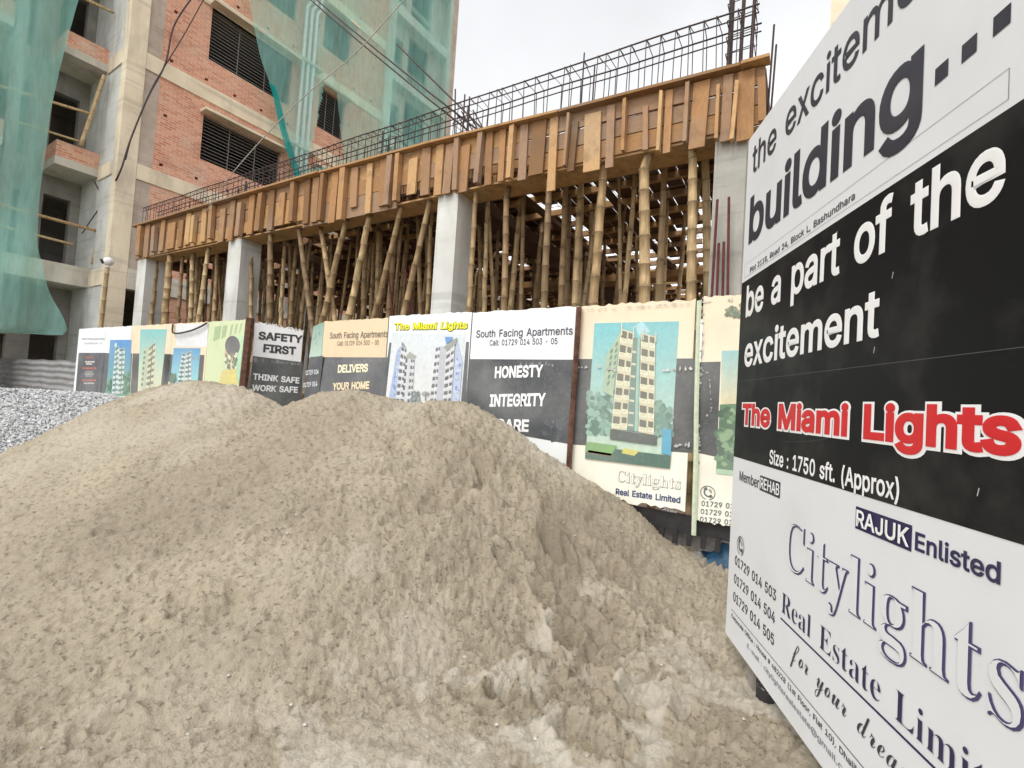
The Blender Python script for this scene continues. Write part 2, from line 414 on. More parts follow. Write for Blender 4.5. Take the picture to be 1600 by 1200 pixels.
# ------------------------------------------------------------------ lettering
# letter outlines: key = 1000 * face + character code; first list holds the advance, the others x, y pairs (1/1000 em)
GLYPHS = {
35: [[440],[242,0,326,509,377,509,294,0],[10,140,19,192,400,192,391,140],[64,0,147,509,198,509,115,0],[40,316,49,368,429,368,421,316]],
38: [[448],[197,-7,150,-2,110,12,78,34,54,62,39,96,34,133,37,163,47,189,85,235,140,279,216,335,237,352,255,375,262,405,258,427,245,445,226,457,201,461,168,453,145,431,137,399,145,363,169,327,204,284,438,0,364,0,171,231,121,293,87,344,78,370,75,398,79,430,91,458,109,481,134,499,165,510,200,513,235,510,266,499,290,482,308,459,320,433,324,404,315,362,291,325,256,293,154,217,110,174,100,154,97,131,100,108,109,87,124,70,143,57,166,49,193,46,223,50,251,59,301,95,321,121,336,151,346,186,349,224,408,224,405,180,397,144,371,92,345,62,333,47,305,23,271,7,234,-3]],
40: [[273],[89,207,101,324,132,441,177,539,236,539,191,428,161,313,151,207,160,115,188,16,236,-96,177,-96,139,-21,111,55,95,131]],
41: [[273],[37,-96,86,18,113,116,122,207,112,313,82,428,37,539,97,539,142,441,173,323,184,207,178,130,161,53,134,-22,97,-96]],
44: [[188],[38,-119,68,71,137,71,84,-119]],
45: [[453],[337,244,337,188,114,188,114,244]],
46: [[188],[95,-4,78,-1,63,9,53,24,50,41,53,59,63,73,78,83,95,87,113,83,128,73,138,59,141,41,138,24,128,9,113,-1]],
47: [[249],[235,533,71,-76,14,-76,178,533]],
48: [[453],[227,-7,174,1,130,24,95,62,69,113,53,178,48,254,53,330,69,395,95,447,130,484,174,508,227,516,279,508,323,484,358,447,384,395,400,330,405,254,400,178,384,113,359,62,323,24,279,1],[227,50,261,56,290,74,313,103,330,144,340,194,344,254,340,314,330,365,313,405,290,435,261,453,227,460,192,453,163,435,140,405,123,365,113,314,109,254,113,194,123,144,140,103,163,74,192,56]],
49: [[453],[76,0,76,55,391,55,391,0],[276,509,276,0,212,0,212,448,209,448,86,358,86,427,198,509]],
50: [[453],[64,0,64,47,234,229,282,282,311,327,320,371,317,397,308,419,293,436,273,449,224,460,196,457,172,447,153,433,139,413,130,390,127,362,66,362,71,405,86,442,111,473,143,496,182,511,225,516,268,511,306,497,337,474,361,445,376,411,381,372,371,318,336,259,267,180,153,60,153,57,389,57,389,0]],
51: [[453],[218,-7,173,-3,133,10,98,30,70,57,52,91,44,132,109,132,115,107,126,87,144,71,165,59,219,50,275,61,297,74,315,93,325,116,329,145,326,172,316,196,299,217,275,234,242,244,201,248,157,248,157,299,288,448,288,452,70,452,70,509,372,509,372,461,211,278,211,289,264,288,308,276,344,253,371,222,387,186,393,145,387,103,370,66,344,36,309,12,266,-2]],
52: [[453],[40,105,40,158,247,509,311,509,109,166,109,163,413,163,413,105],[282,0,282,121,282,146,282,318,343,318,343,0]],
53: [[453],[221,-7,178,-2,140,11,108,32,83,60,66,93,60,130,122,130,127,108,138,89,173,60,221,50,250,53,276,64,298,82,314,104,324,131,328,162,324,193,314,221,297,244,275,262,248,273,218,277,167,268,128,246,67,253,96,509,366,509,366,452,151,452,134,301,136,301,178,325,229,334,263,330,294,321,321,306,345,285,364,260,379,231,388,199,391,163,385,117,369,76,343,41,309,15,268,-1]],
54: [[453],[226,-7,182,-1,142,15,109,40,84,74,69,115,64,162,68,199,80,239,137,340,252,509,322,509,151,261,145,261,165,288,196,307,235,314,278,309,316,295,346,271,370,240,384,201,389,157,384,112,368,73,343,39,310,14,271,-2],[226,48,254,52,279,63,299,79,314,101,324,128,327,157,324,187,314,213,299,235,279,251,254,262,226,265,198,262,174,252,153,235,138,214,128,188,125,158,128,128,138,102,153,79,174,63,198,52]],
55: [[453],[97,0,323,448,323,452,62,452,62,509,391,509,391,449,165,0]],
56: [[453],[226,-7,178,-2,136,11,101,33,74,62,57,96,52,135,55,166,65,195,81,220,101,241,125,256,153,265,153,267,119,282,93,308,76,342,70,380,75,417,90,450,114,477,146,498,184,511,226,516,269,511,306,498,337,477,361,450,377,417,382,380,376,342,359,308,333,282,300,267,300,265,327,256,351,241,372,220,387,195,397,166,401,135,395,96,378,62,352,33,317,11,275,-2],[226,49,258,52,285,60,307,74,323,91,333,113,337,139,333,165,322,189,305,208,283,223,256,232,226,235,196,232,169,223,147,208,130,189,119,165,115,139,119,113,129,91,145,74,167,60,195,52],[226,290,274,300,293,313,307,330,316,351,319,376,316,399,308,420,294,437,275,449,226,460,177,449,159,437,145,420,136,399,133,376,136,351,145,330,159,313,178,300]],
57: [[453],[226,516,271,510,310,494,343,468,368,434,384,393,389,347,385,309,373,270,315,168,200,0,130,0,301,248,307,248,287,221,257,202,218,195,175,199,137,214,106,237,83,269,68,307,64,352,69,397,85,436,110,469,143,494,182,510],[226,460,199,457,174,446,154,429,138,407,129,381,125,352,129,322,138,295,154,274,174,257,199,247,226,243,254,247,279,257,299,273,314,295,324,321,327,350,324,381,314,407,299,429,279,446,254,457]],
58: [[188],[95,-4,78,-1,63,9,53,24,50,41,53,59,63,73,78,83,95,87,113,83,128,73,138,59,141,41,138,24,128,9,113,-1],[95,271,78,274,63,284,53,299,50,316,53,334,63,349,78,359,95,362,113,359,128,349,138,334,141,316,138,299,128,284,113,274]],
64: [[676],[355,-135,284,-130,221,-114,167,-88,122,-53,87,-8,61,46,45,109,40,179,46,248,61,309,87,363,123,408,167,444,220,470,281,486,349,492,415,486,472,469,522,442,562,407,594,366,617,319,631,268,635,215,631,142,615,76,599,49,579,28,551,15,517,11,476,17,441,36,429,50,423,68,420,68,408,48,388,30,361,17,326,13,285,18,251,35,224,62,204,96,192,137,188,182,193,226,207,265,228,297,257,322,291,338,330,343,360,340,385,331,416,306,419,306,419,335,474,335,474,110,476,91,485,74,499,63,518,59,540,63,557,76,568,97,576,127,581,215,577,259,567,301,548,339,523,373,490,402,450,424,402,438,347,442,292,438,242,424,199,402,164,372,135,334,115,289,102,236,98,178,102,119,115,66,135,21,165,-17,201,-46,246,-68,298,-81,357,-85,412,-80,458,-69,489,-59,504,-107,464,-120,411,-131],[329,65,359,68,382,78,400,95,412,118,422,185,419,221,411,249,399,269,381,282,331,292,305,288,283,277,265,260,252,239,242,185,251,125,262,101,279,81,301,69]],
65: [[480],[16,0,201,509,276,509,463,0,395,0,287,302,264,372,232,478,245,478,213,371,191,302,85,0],[110,142,110,199,370,199,370,142]],
66: [[456],[60,0,60,509,241,509,289,504,329,491,359,469,381,442,394,410,398,374,395,344,387,320,356,286,315,267,315,262,339,257,363,245,385,227,402,203,414,173,418,136,413,100,400,67,377,39,344,18,301,4,247,0],[125,57,245,57,296,63,330,80,349,105,355,137,352,161,342,184,327,203,306,218,279,228,248,231,125,231],[125,285,238,285,288,296,308,309,323,326,333,348,336,372,330,403,313,429,283,446,240,452,125,452]],
67: [[510],[267,-7,205,1,150,25,104,63,70,115,48,179,40,254,48,329,70,393,104,445,150,484,205,508,267,516,340,504,373,490,402,471,427,447,448,418,463,385,473,348,408,348,389,395,357,428,315,449,267,456,223,450,184,432,150,403,125,364,109,314,103,254,109,194,125,145,151,105,184,76,223,59,267,53,315,60,357,81,389,114,408,160,473,160,463,124,448,91,428,62,402,38,373,19,341,5,305,-4]],
68: [[502],[219,0,96,0,96,57,215,57,272,63,318,81,354,110,379,149,394,198,399,255,394,312,379,361,354,399,320,428,275,446,221,452,93,452,93,509,225,509,294,501,353,478,385,455,412,426,433,391,455,329,462,255,455,181,433,119,411,83,384,54,351,31,291,8],[125,509,125,0,60,0,60,509]],
69: [[419],[60,0,60,509,372,509,372,452,125,452,125,286,355,286,355,229,125,229,125,57,375,57,375,0]],
70: [[410],[60,0,60,509,369,509,369,452,125,452,125,278,346,278,346,221,125,221,125,0]],
71: [[520],[269,-7,205,1,149,25,104,64,69,116,47,179,40,254,47,329,69,393,103,445,149,484,203,508,265,516,304,513,340,504,374,489,403,469,429,445,449,416,465,384,474,349,408,349,387,393,356,427,315,448,265,456,222,450,183,432,150,404,125,364,109,314,103,254,109,194,125,145,151,105,184,76,224,59,269,53,309,57,345,71,374,93,396,123,410,160,415,202,434,199,283,199,283,256,478,256,478,200,471,141,451,91,419,50,377,19,326,0]],
72: [[517],[60,0,60,509,125,509,125,289,392,289,392,509,457,509,457,0,392,0,392,232,125,232,125,0]],
73: [[300],[31,0,31,57,118,57,118,452,31,452,31,509,269,509,269,452,183,452,183,57,269,57,269,0]],
74: [[396],[185,-7,143,-2,106,11,75,33,52,63,38,100,33,145,33,173,98,173,98,145,104,104,122,74,149,56,185,50,220,56,248,74,266,104,272,145,272,509,336,509,336,145,332,100,318,63,294,33,263,11,227,-2]],
75: [[467],[104,145,104,216,139,261,174,303,212,344,364,509,448,509,231,276,228,276],[60,0,60,509,125,509,125,334,124,225,125,193,125,0],[372,0,188,259,228,309,449,0]],
76: [[393],[60,0,60,509,125,509,125,57,361,57,361,0]],
77: [[628],[60,0,60,509,152,509,277,187,287,159,299,123,311,84,322,49,307,49,318,83,330,121,342,158,352,187,476,509,568,509,568,0,504,0,504,291,504,327,505,369,506,413,507,457,513,457,498,409,482,363,467,322,456,291,342,0,286,0,170,291,159,321,145,361,129,408,112,457,119,457,120,416,121,372,122,328,122,291,122,0]],
78: [[523],[60,0,60,509,136,509,343,183,363,151,388,107,414,55,405,54,401,108,399,157,399,195,399,509,463,509,463,0,387,0,202,290,177,331,148,381,108,452,119,454,122,384,124,328,125,291,125,0]],
79: [[533],[267,-7,205,1,150,25,105,63,70,115,48,179,40,254,48,329,70,393,105,445,150,484,205,508,267,516,329,508,384,484,429,445,464,393,486,329,493,254,486,179,464,115,429,63,384,25,329,1],[267,53,310,59,349,76,383,105,408,144,425,194,430,254,425,314,408,365,383,404,349,433,310,450,267,456,223,450,184,433,151,404,125,364,109,314,103,254,109,194,125,144,151,105,184,76,223,59]],
80: [[445],[60,0,60,509,235,509,289,503,332,487,366,462,390,430,404,391,409,348,404,304,390,265,366,233,332,207,289,191,235,186,109,186,109,242,233,242,269,246,297,256,318,272,333,294,342,319,344,348,342,376,333,402,318,423,297,439,268,449,232,452,125,452,125,0]],
81: [[533],[245,159,313,159,369,85,384,65,468,-48,401,-48,346,27,331,46],[267,-7,205,1,150,25,105,63,70,115,48,179,40,254,48,329,70,393,105,445,150,484,205,508,267,516,329,508,384,484,429,445,464,393,486,329,493,254,486,179,464,115,429,63,384,25,329,1],[267,53,310,59,349,76,383,105,408,144,425,194,430,254,425,314,408,365,383,404,349,433,310,450,267,456,223,450,184,433,151,404,125,364,109,314,103,254,109,194,125,144,151,105,184,76,223,59]],
82: [[449],[60,0,60,509,236,509,290,504,333,489,367,465,390,433,405,395,409,352,405,309,390,271,367,240,333,217,289,203,236,198,96,198,96,255,234,255,269,258,298,267,319,281,334,300,342,324,345,352,342,380,334,405,319,425,298,440,269,449,233,452,125,452,125,0],[353,0,230,229,303,229,428,0]],
83: [[447],[224,-9,172,-4,128,9,91,31,64,60,46,96,38,137,104,137,110,110,123,88,142,71,166,59,224,49,257,52,286,60,311,74,329,92,341,114,346,139,342,161,332,179,296,205,245,222,184,239,128,260,86,289,67,313,56,341,52,372,58,413,75,448,102,476,138,498,180,511,227,516,275,511,316,498,351,476,377,449,394,415,401,378,337,378,326,412,302,437,267,453,225,459,194,456,167,448,145,435,129,418,118,398,115,376,119,352,131,334,169,308,212,293,264,279,312,264,359,238,395,198,405,171,408,139,403,99,386,64,360,34,323,11,278,-4]],
84: [[449],[32,452,32,509,417,509,417,452,257,452,257,0,193,0,193,452]],
85: [[517],[259,-8,203,-2,154,15,114,43,85,80,66,124,60,173,60,509,124,509,124,178,128,144,141,113,160,87,187,68,220,56,259,52,298,56,331,68,357,87,377,113,389,144,393,178,393,509,457,509,457,173,451,124,433,80,403,43,363,15,315,-2]],
86: [[480],[204,0,16,509,84,509,192,206,215,137,248,31,235,31,267,138,290,206,395,509,463,509,278,0]],
87: [[686],[155,0,16,509,82,509,163,196,175,145,187,94,197,40,189,40,200,94,211,145,224,196,306,509,380,509,462,196,474,145,486,94,497,40,488,40,499,94,510,145,523,196,603,509,670,509,530,0,455,0,368,323,351,391,336,475,350,475,335,395,318,323,230,0]],
88: [[474],[18,0,217,284,217,236,29,509,104,509,178,400,204,361,223,329,243,292,232,292,252,329,272,361,298,400,374,509,446,509,259,239,259,287,456,0,382,0,292,129,268,165,250,195,230,231,244,231,225,196,206,166,182,129,91,0]],
89: [[472],[203,0,203,208,16,509,91,509,192,344,222,292,250,230,224,230,251,293,280,344,381,509,455,509,268,208,268,0]],
90: [[438],[42,0,42,46,273,385,306,431,341,476,348,454,285,452,223,452,40,452,40,509,397,509,397,462,169,129,134,81,97,33,90,54,152,57,214,57,399,57,399,0]],
97: [[389],[160,-9,126,-5,94,5,68,22,48,45,35,73,30,108,34,138,43,161,58,179,78,193,125,211,178,220,234,227,265,235,273,243,276,255,276,257,267,297,240,322,196,331,149,322,118,301,100,274,41,291,57,322,79,346,104,364,133,375,194,384,239,379,286,360,306,343,322,320,333,290,337,251,337,0,277,0,277,52,272,52,252,25,215,1],[170,45,202,49,228,59,248,74,263,93,272,115,276,138,276,190,259,182,231,176,200,171,175,168,134,159,103,139,95,124,92,105,102,72,130,52]],
98: [[424],[229,-8,198,-5,172,4,138,31,118,59,112,59,112,0,53,0,53,509,114,509,114,319,118,319,137,346,171,373,197,381,229,384,274,378,313,361,345,332,370,293,385,245,390,189,385,133,370,84,346,45,313,16,274,-2],[220,47,253,51,279,66,301,88,316,117,325,151,328,189,325,227,316,261,301,290,280,311,253,325,220,330,188,325,161,312,140,291,125,263,116,229,113,189,116,150,125,115,140,86,162,65,188,51]],
99: [[396],[207,-8,159,-2,117,16,82,46,56,85,40,133,34,187,40,243,56,291,82,330,117,360,159,378,207,384,260,377,305,356,340,322,362,277,303,262,290,289,270,311,242,325,207,330,173,325,145,310,124,287,108,258,99,224,96,187,99,151,108,117,124,89,145,66,173,51,207,46,243,52,271,66,292,89,304,117,363,102,341,56,306,21,261,-1]],
100: [[424],[195,-8,151,-2,111,16,79,45,55,84,39,133,34,189,39,245,55,293,79,332,112,361,151,378,196,384,228,381,253,373,287,346,306,319,311,319,311,509,372,509,372,0,313,0,313,59,307,59,287,31,252,4,227,-5],[205,47,236,51,263,65,284,86,299,115,309,150,312,189,309,229,300,263,284,291,263,312,237,325,205,330,172,325,145,311,124,290,108,261,99,227,96,189,99,151,109,117,124,88,145,66,172,51]],
101: [[404],[212,-8,161,-2,117,16,82,46,56,85,40,132,34,187,39,242,55,290,81,329,115,359,157,378,205,384,266,374,294,361,319,341,341,315,357,282,368,242,371,194,371,169,75,169,75,221,338,221,310,202,307,237,298,269,283,294,263,314,237,326,205,330,173,326,146,313,125,294,109,270,99,241,96,211,96,178,100,139,110,106,128,80,151,61,179,50,212,46,254,53,285,73,306,105,365,91,353,63,335,39,311,19,283,4,249,-5]],
102: [[254],[228,379,228,327,6,327,6,379],[81,0,81,432,84,461,96,486,113,505,135,519,187,530,222,527,243,521,227,468,215,472,195,474,171,470,154,460,145,443,142,419,142,0]],
103: [[425],[207,-151,168,-148,134,-140,82,-110,51,-69,101,-41,122,-66,154,-88,207,-97,249,-92,282,-75,298,-58,308,-34,311,-6,311,68,306,68,287,41,252,16,227,8,195,5,152,10,113,27,80,53,55,90,39,136,34,191,39,246,55,293,80,332,112,361,152,378,196,384,228,382,253,373,288,346,308,319,313,319,313,379,372,379,372,-9,367,-54,350,-90,324,-117,291,-136,251,-147],[205,59,237,63,264,75,285,95,300,121,309,154,312,193,309,231,300,264,285,291,264,312,237,325,205,330,172,325,145,312,124,290,109,262,99,229,96,193,99,155,109,123,124,96,145,76,172,63]],
104: [[410],[114,227,114,0,53,0,53,509,114,509,114,287,102,287,124,332,152,362,187,379,227,384,264,380,295,369,321,349,341,321,353,285,357,240,357,0,296,0,296,235,290,275,273,304,246,323,210,329,184,326,161,317,141,303,126,283,117,257]],
105: [[167],[53,0,53,379,114,379,114,0],[84,443,67,446,54,455,44,468,41,483,44,499,54,512,67,521,84,524,100,521,114,512,123,499,126,483,123,468,114,455,100,446]],
106: [[167],[53,379,114,379,114,-30,111,-63,102,-90,86,-113,65,-129,37,-139,4,-143,-10,-143,-10,-87,2,-87,25,-83,40,-72,50,-54,53,-29],[83,443,67,446,53,455,44,468,41,483,44,499,53,512,67,521,83,524,100,521,114,512,123,499,126,483,123,468,114,455,100,446]],
107: [[381],[110,137,110,212,121,212,284,379,360,379,184,199,177,199],[53,0,53,509,114,509,114,0],[294,0,148,186,191,229,372,0]],
108: [[189],[139,-2,101,3,74,20,58,47,53,84,53,509,114,509,114,99,120,62,130,54,146,52,160,53,170,54,181,3,162,-1]],
109: [[610],[53,0,53,379,112,379,112,295,108,295,118,323,132,346,172,376,219,386,257,380,287,361,309,331,321,295,312,295,322,321,337,343,381,375,437,386,468,383,497,372,522,354,541,328,553,296,557,255,557,0,496,0,496,254,490,289,473,313,447,326,419,330,395,328,374,320,345,290,335,247,335,0,274,0,274,260,269,288,253,311,229,326,199,330,158,320,140,307,126,289,117,266,114,238,114,0]],
110: [[410],[114,227,114,0,53,0,53,379,112,379,112,287,102,287,124,332,152,362,187,379,227,384,264,380,295,369,321,349,341,321,353,285,357,240,357,0,296,0,296,235,290,275,273,304,246,323,210,329,184,326,161,317,141,303,126,283,117,257]],
111: [[415],[207,-8,159,-2,117,16,82,46,56,85,40,133,34,187,40,243,56,291,82,330,117,360,159,378,207,384,256,378,299,360,333,330,359,291,376,243,381,187,376,133,359,85,333,46,299,16,256,-2],[207,46,242,51,270,66,292,89,307,117,316,151,319,187,316,224,307,258,292,287,270,310,242,325,207,330,173,325,145,310,124,287,108,258,99,224,96,187,99,151,108,117,124,89,145,66,173,51]],
112: [[424],[53,-143,53,379,112,379,112,319,118,319,137,346,171,373,197,381,229,384,274,378,313,361,345,332,370,293,385,245,390,189,385,133,370,84,346,45,313,16,274,-2,229,-8,198,-5,173,4,138,31,118,59,114,59,114,-143],[220,47,253,51,279,66,301,88,316,117,325,151,328,189,325,227,316,261,301,290,280,311,253,325,220,330,188,325,161,312,140,291,125,263,116,229,113,189,116,150,125,115,140,86,162,65,188,51]],
113: [[424],[372,-143,311,-143,311,59,306,59,287,31,252,4,227,-5,195,-8,151,-2,111,16,79,45,55,84,39,133,34,189,39,245,55,293,79,332,112,361,151,378,196,384,228,381,253,373,287,346,307,319,313,319,313,379,372,379],[205,47,236,51,263,65,284,86,299,115,309,150,312,189,309,229,300,263,284,291,263,312,237,325,205,330,172,325,145,311,124,290,108,261,99,227,96,189,99,151,109,117,124,88,145,66,172,51]],
114: [[259],[53,0,53,379,112,379,112,321,115,321,130,347,152,367,181,380,213,385,229,384,243,384,243,322,230,324,207,326,182,323,159,315,140,301,126,284,117,262,114,237,114,0]],
115: [[365],[182,-8,145,-5,112,3,84,18,62,38,45,63,36,94,94,107,105,79,124,60,150,49,181,45,217,50,244,62,262,81,268,103,265,121,254,136,237,147,212,155,149,170,104,186,72,208,53,237,47,274,51,305,65,332,87,354,115,370,149,381,187,384,223,381,254,372,279,358,299,339,324,290,268,277,258,298,243,316,219,328,187,333,156,329,131,317,114,299,109,277,112,258,124,243,172,223,229,209,275,194,306,171,325,142,331,107,326,75,312,47,290,24,260,6,223,-5]],
116: [[227],[204,379,204,327,6,327,6,379],[65,471,126,471,126,98,128,76,136,61,150,53,170,50,185,51,202,54,213,2,192,-3,168,-4,125,2,92,21,72,52,65,93]],
117: [[410],[182,-5,146,-1,115,11,89,31,69,59,57,95,53,139,53,379,114,379,114,144,119,105,137,75,164,56,200,50,226,53,249,62,268,77,283,97,293,122,296,153,296,379,357,379,357,0,298,0,298,92,307,92,286,47,257,17,222,0]],
118: [[389],[163,0,17,379,84,379,165,155,187,87,206,21,184,21,203,87,224,155,305,379,371,379,226,0]],
119: [[567],[138,0,23,379,87,379,133,214,154,137,175,41,165,41,186,135,206,214,252,379,316,379,362,214,382,136,402,41,391,41,413,135,434,214,480,379,545,379,429,0,368,0,319,172,305,225,291,280,277,338,291,338,277,280,263,225,248,172,199,0]],
120: [[379],[21,0,171,218,171,171,29,379,100,379,147,306,179,253,207,206,175,206,202,253,233,306,282,379,352,379,209,169,209,214,358,0,287,0,231,85,200,136,173,182,205,182,178,136,148,85,91,0]],
121: [[389],[47,-139,61,-86,71,-87,104,-89,130,-74,151,-36,163,-1,17,379,84,379,165,155,187,87,206,21,184,21,202,87,224,155,305,379,371,379,204,-58,177,-107,139,-136,91,-145,65,-143]],
122: [[380],[42,0,42,46,254,320,254,323,48,323,48,379,333,379,333,331,126,60,126,56,339,56,339,0]],
32: [[280]],
1067: [[468],[257,-11,193,-3,137,20,91,56,56,104,34,162,26,228,34,294,56,351,92,399,139,435,195,458,259,465,309,459,367,440,388,435,408,443,419,465,437,465,437,308,420,308,392,364,356,407,328,427,298,439,265,443,222,435,187,409,163,365,149,304,144,226,149,153,165,97,192,56,230,32,278,24,318,29,358,45,395,71,428,106,447,89,395,33,332,0]],
1069: [[442],[14,0,14,17,44,20,62,30,72,48,75,78,75,369,72,405,62,425,44,435,16,439,16,455,399,455,399,320,383,320,375,357,361,386,340,406,295,424,232,430,200,428,186,417,183,388,183,246,193,246,232,252,259,269,277,300,288,345,304,345,304,118,287,118,273,181,259,201,241,213,185,222,183,222,183,67,185,47,192,35,230,28,276,30,313,39,345,53,371,75,393,105,411,143,430,143,402,0]],
1076: [[426],[15,0,15,17,45,22,62,32,72,50,75,81,75,379,71,407,62,425,44,434,16,439,16,455,250,455,250,439,208,434,196,427,188,416,182,379,182,83,185,47,200,31,234,28,278,31,315,40,345,56,370,80,391,112,409,154,427,154,402,0]],
1082: [[473],[15,0,15,17,45,22,62,32,72,50,75,81,75,379,71,406,62,424,44,434,16,439,16,455,217,455,278,452,329,442,367,426,395,403,412,372,417,334,406,285,372,248,315,224,432,50,452,26,478,17,480,17,480,0,338,0,201,212,182,212,182,81,185,50,194,32,212,22,242,17,242,0],[182,234,203,234,249,240,280,258,298,290,304,336,300,370,291,397,275,416,253,427,224,431,202,429,190,422,182,385]],
1097: [[344],[255,-10,226,-5,208,10,200,35,168,11,133,-4,95,-9,64,-4,40,11,25,34,20,63,25,91,39,115,63,136,119,164,199,190,199,241,196,266,187,282,171,292,148,296,123,293,109,286,104,274,113,257,123,231,120,215,110,202,95,194,77,191,59,194,45,203,36,218,33,236,37,259,49,278,69,295,95,308,126,316,162,318,223,312,263,292,280,271,290,244,293,210,293,62,295,40,304,34,320,42,329,28,306,7,281,-6],[151,34,174,41,199,63,199,169,154,151,127,123,118,84,122,56,133,39]],
1100: [[370],[140,-10,107,-5,78,10,53,35,35,66,23,104,19,147,24,196,36,237,55,272,81,297,112,313,146,318,175,314,201,301,223,280,223,401,220,419,212,430,176,439,176,455,319,455,319,75,325,41,335,32,353,28,353,11,294,6,223,-10,223,39,201,12,173,-5],[171,28,187,31,202,41,215,56,223,76,223,242,217,257,206,270,174,281,155,277,141,267,130,250,121,210,118,153,120,98,130,58,146,36]],
1101: [[301],[154,-10,117,-5,85,10,58,35,37,69,24,109,19,157,24,201,38,240,59,273,87,298,120,313,157,318,193,314,224,301,249,280,268,251,279,216,283,173,283,166,117,166,121,121,131,87,147,62,170,47,199,42,225,47,248,62,270,86,285,73,248,27,205,-1],[116,192,201,192,201,215,193,277,181,292,161,297,136,286,121,255,116,203]],
1103: [[327],[146,-140,89,-136,48,-122,22,-100,14,-75,20,-54,38,-38,69,-26,44,-10,29,9,24,30,28,54,42,74,67,92,102,110,58,135,31,169,22,212,27,242,40,268,60,289,88,305,120,315,157,318,196,315,233,304,317,304,317,268,268,268,286,237,291,203,288,176,276,151,258,131,234,116,205,106,172,103,157,103,142,104,112,94,104,84,101,71,105,59,119,51,141,49,175,49,259,40,285,29,303,13,312,-9,316,-37,311,-67,296,-92,272,-113,219,-133],[157,124,178,130,190,146,197,173,199,211,197,249,190,276,178,292,157,297,137,292,124,276,117,249,114,211,117,173,124,146,137,130],[161,-116,218,-111,252,-94,263,-66,260,-51,249,-41,205,-34,97,-34,79,-52,73,-73,79,-89,95,-103,122,-113]],
1104: [[381],[18,0,18,16,45,26,52,56,52,399,46,429,36,437,19,440,19,455,148,455,148,267,175,295,207,313,243,318,275,314,299,301,316,280,327,250,330,212,330,56,337,26,347,19,363,16,363,0,202,0,202,16,207,16,223,21,232,34,235,56,235,217,229,258,219,268,203,271,173,262,148,235,148,56,154,26,164,19,180,16,180,0]],
1105: [[198],[101,362,81,366,65,376,54,393,50,412,54,432,65,449,81,460,101,463,120,460,137,449,147,432,151,412,147,393,136,376,120,366],[18,0,18,16,45,26,52,56,52,252,47,285,20,293,21,310,148,310,148,56,154,26,180,16,180,0]],
1108: [[199],[18,0,18,16,45,26,52,56,52,398,47,429,38,436,20,439,20,455,148,455,148,56,154,26,180,16,180,0]],
1109: [[554],[18,0,18,16,45,26,52,56,52,253,46,284,36,291,19,294,19,310,146,310,146,265,173,294,204,312,237,318,277,312,305,293,320,261,348,293,381,312,418,318,449,314,473,301,490,280,500,250,504,212,504,56,510,26,520,19,536,16,536,0,377,0,377,16,393,19,403,26,410,56,410,217,404,258,394,268,377,271,349,263,324,237,324,56,331,26,340,19,356,16,356,0,199,0,199,16,215,19,225,26,232,56,232,217,226,258,216,268,199,271,170,262,146,235,146,56,152,27,162,19,177,16,177,0]],
1115: [[288],[151,-10,122,-6,87,6,73,9,60,4,51,-9,36,-9,36,105,53,105,66,68,87,39,112,21,140,15,162,18,179,27,189,40,192,58,183,84,156,105,107,130,76,148,54,169,41,193,37,220,44,259,65,291,98,312,141,319,166,316,199,308,206,306,213,305,223,308,230,319,244,319,244,222,228,222,215,254,196,277,174,291,149,296,130,294,116,286,108,274,105,259,115,232,146,212,191,189,221,172,241,151,253,127,257,95,250,51,228,18,194,-3]],
1116: [[228],[124,-9,89,-4,66,10,53,36,48,71,48,279,20,279,20,300,88,369,129,424,144,424,144,310,208,310,208,279,144,279,144,82,149,51,157,43,168,40,189,49,206,75,222,66,198,24,165,-1]],
1121: [[300],[52,-140,29,-137,10,-125,-3,-107,-7,-84,-4,-67,5,-53,18,-43,36,-40,64,-49,72,-61,75,-76,74,-81,74,-87,77,-96,86,-99,99,-92,114,-74,129,-44,140,-5,36,251,25,275,15,287,-3,293,-5,293,-5,310,162,310,162,293,136,289,128,275,130,267,133,257,185,119,230,241,236,260,238,274,229,289,203,293,203,310,300,310,300,293,287,290,277,281,259,242,162,-24,129,-96,113,-117,95,-131]],
1032: [[280]],
2072: [[568],[111,-8,62,-3,26,13,3,38,-5,69,0,94,14,115,35,128,60,132,79,130,94,121,104,109,107,93,104,79,94,69,61,57,48,52,43,40,58,21,75,13,97,11,134,19,166,42,194,81,222,137,201,128,169,111,163,108,157,107,147,109,144,114,170,135,235,163,274,226,321,287,271,256,235,245,209,254,198,273,203,290,220,312,241,340,238,343,199,325,148,277,116,246,105,249,101,255,111,270,136,295,168,323,197,345,222,357,244,361,276,352,286,341,289,327,285,306,272,279,357,343,403,377,428,388,436,386,439,382,428,368,390,313,365,260,345,191,392,207,475,319,516,361,555,392,592,411,625,418,649,415,666,405,677,391,681,373,675,348,658,322,629,293,565,251,482,212,448,143,426,93,410,43,414,30,425,26,456,30,488,44,552,89,612,142,647,172,669,182,684,179,659,162,634,138,603,107,563,71,521,37,482,15,446,3,409,-1,381,5,360,21,347,46,343,77,348,107,361,146,378,183,337,171,312,118,281,74,244,39,203,13,158,-3],[498,240,569,285,617,334,630,358,634,377,631,394,621,399,596,389,566,361,533,311]],
2097: [[355],[210,-5,194,-2,180,7,170,21,167,40,141,16,113,1,83,-4,56,0,35,12,21,32,16,58,20,83,32,109,73,158,128,193,158,203,187,207,210,204,226,194,234,177,247,204,322,207,260,79,246,50,241,37,247,30,264,37,288,55,311,75,324,62,262,12,234,0],[97,12,120,19,146,40,196,109,220,164,213,181,197,188,171,176,141,145,112,104,90,62,82,27,87,17]],
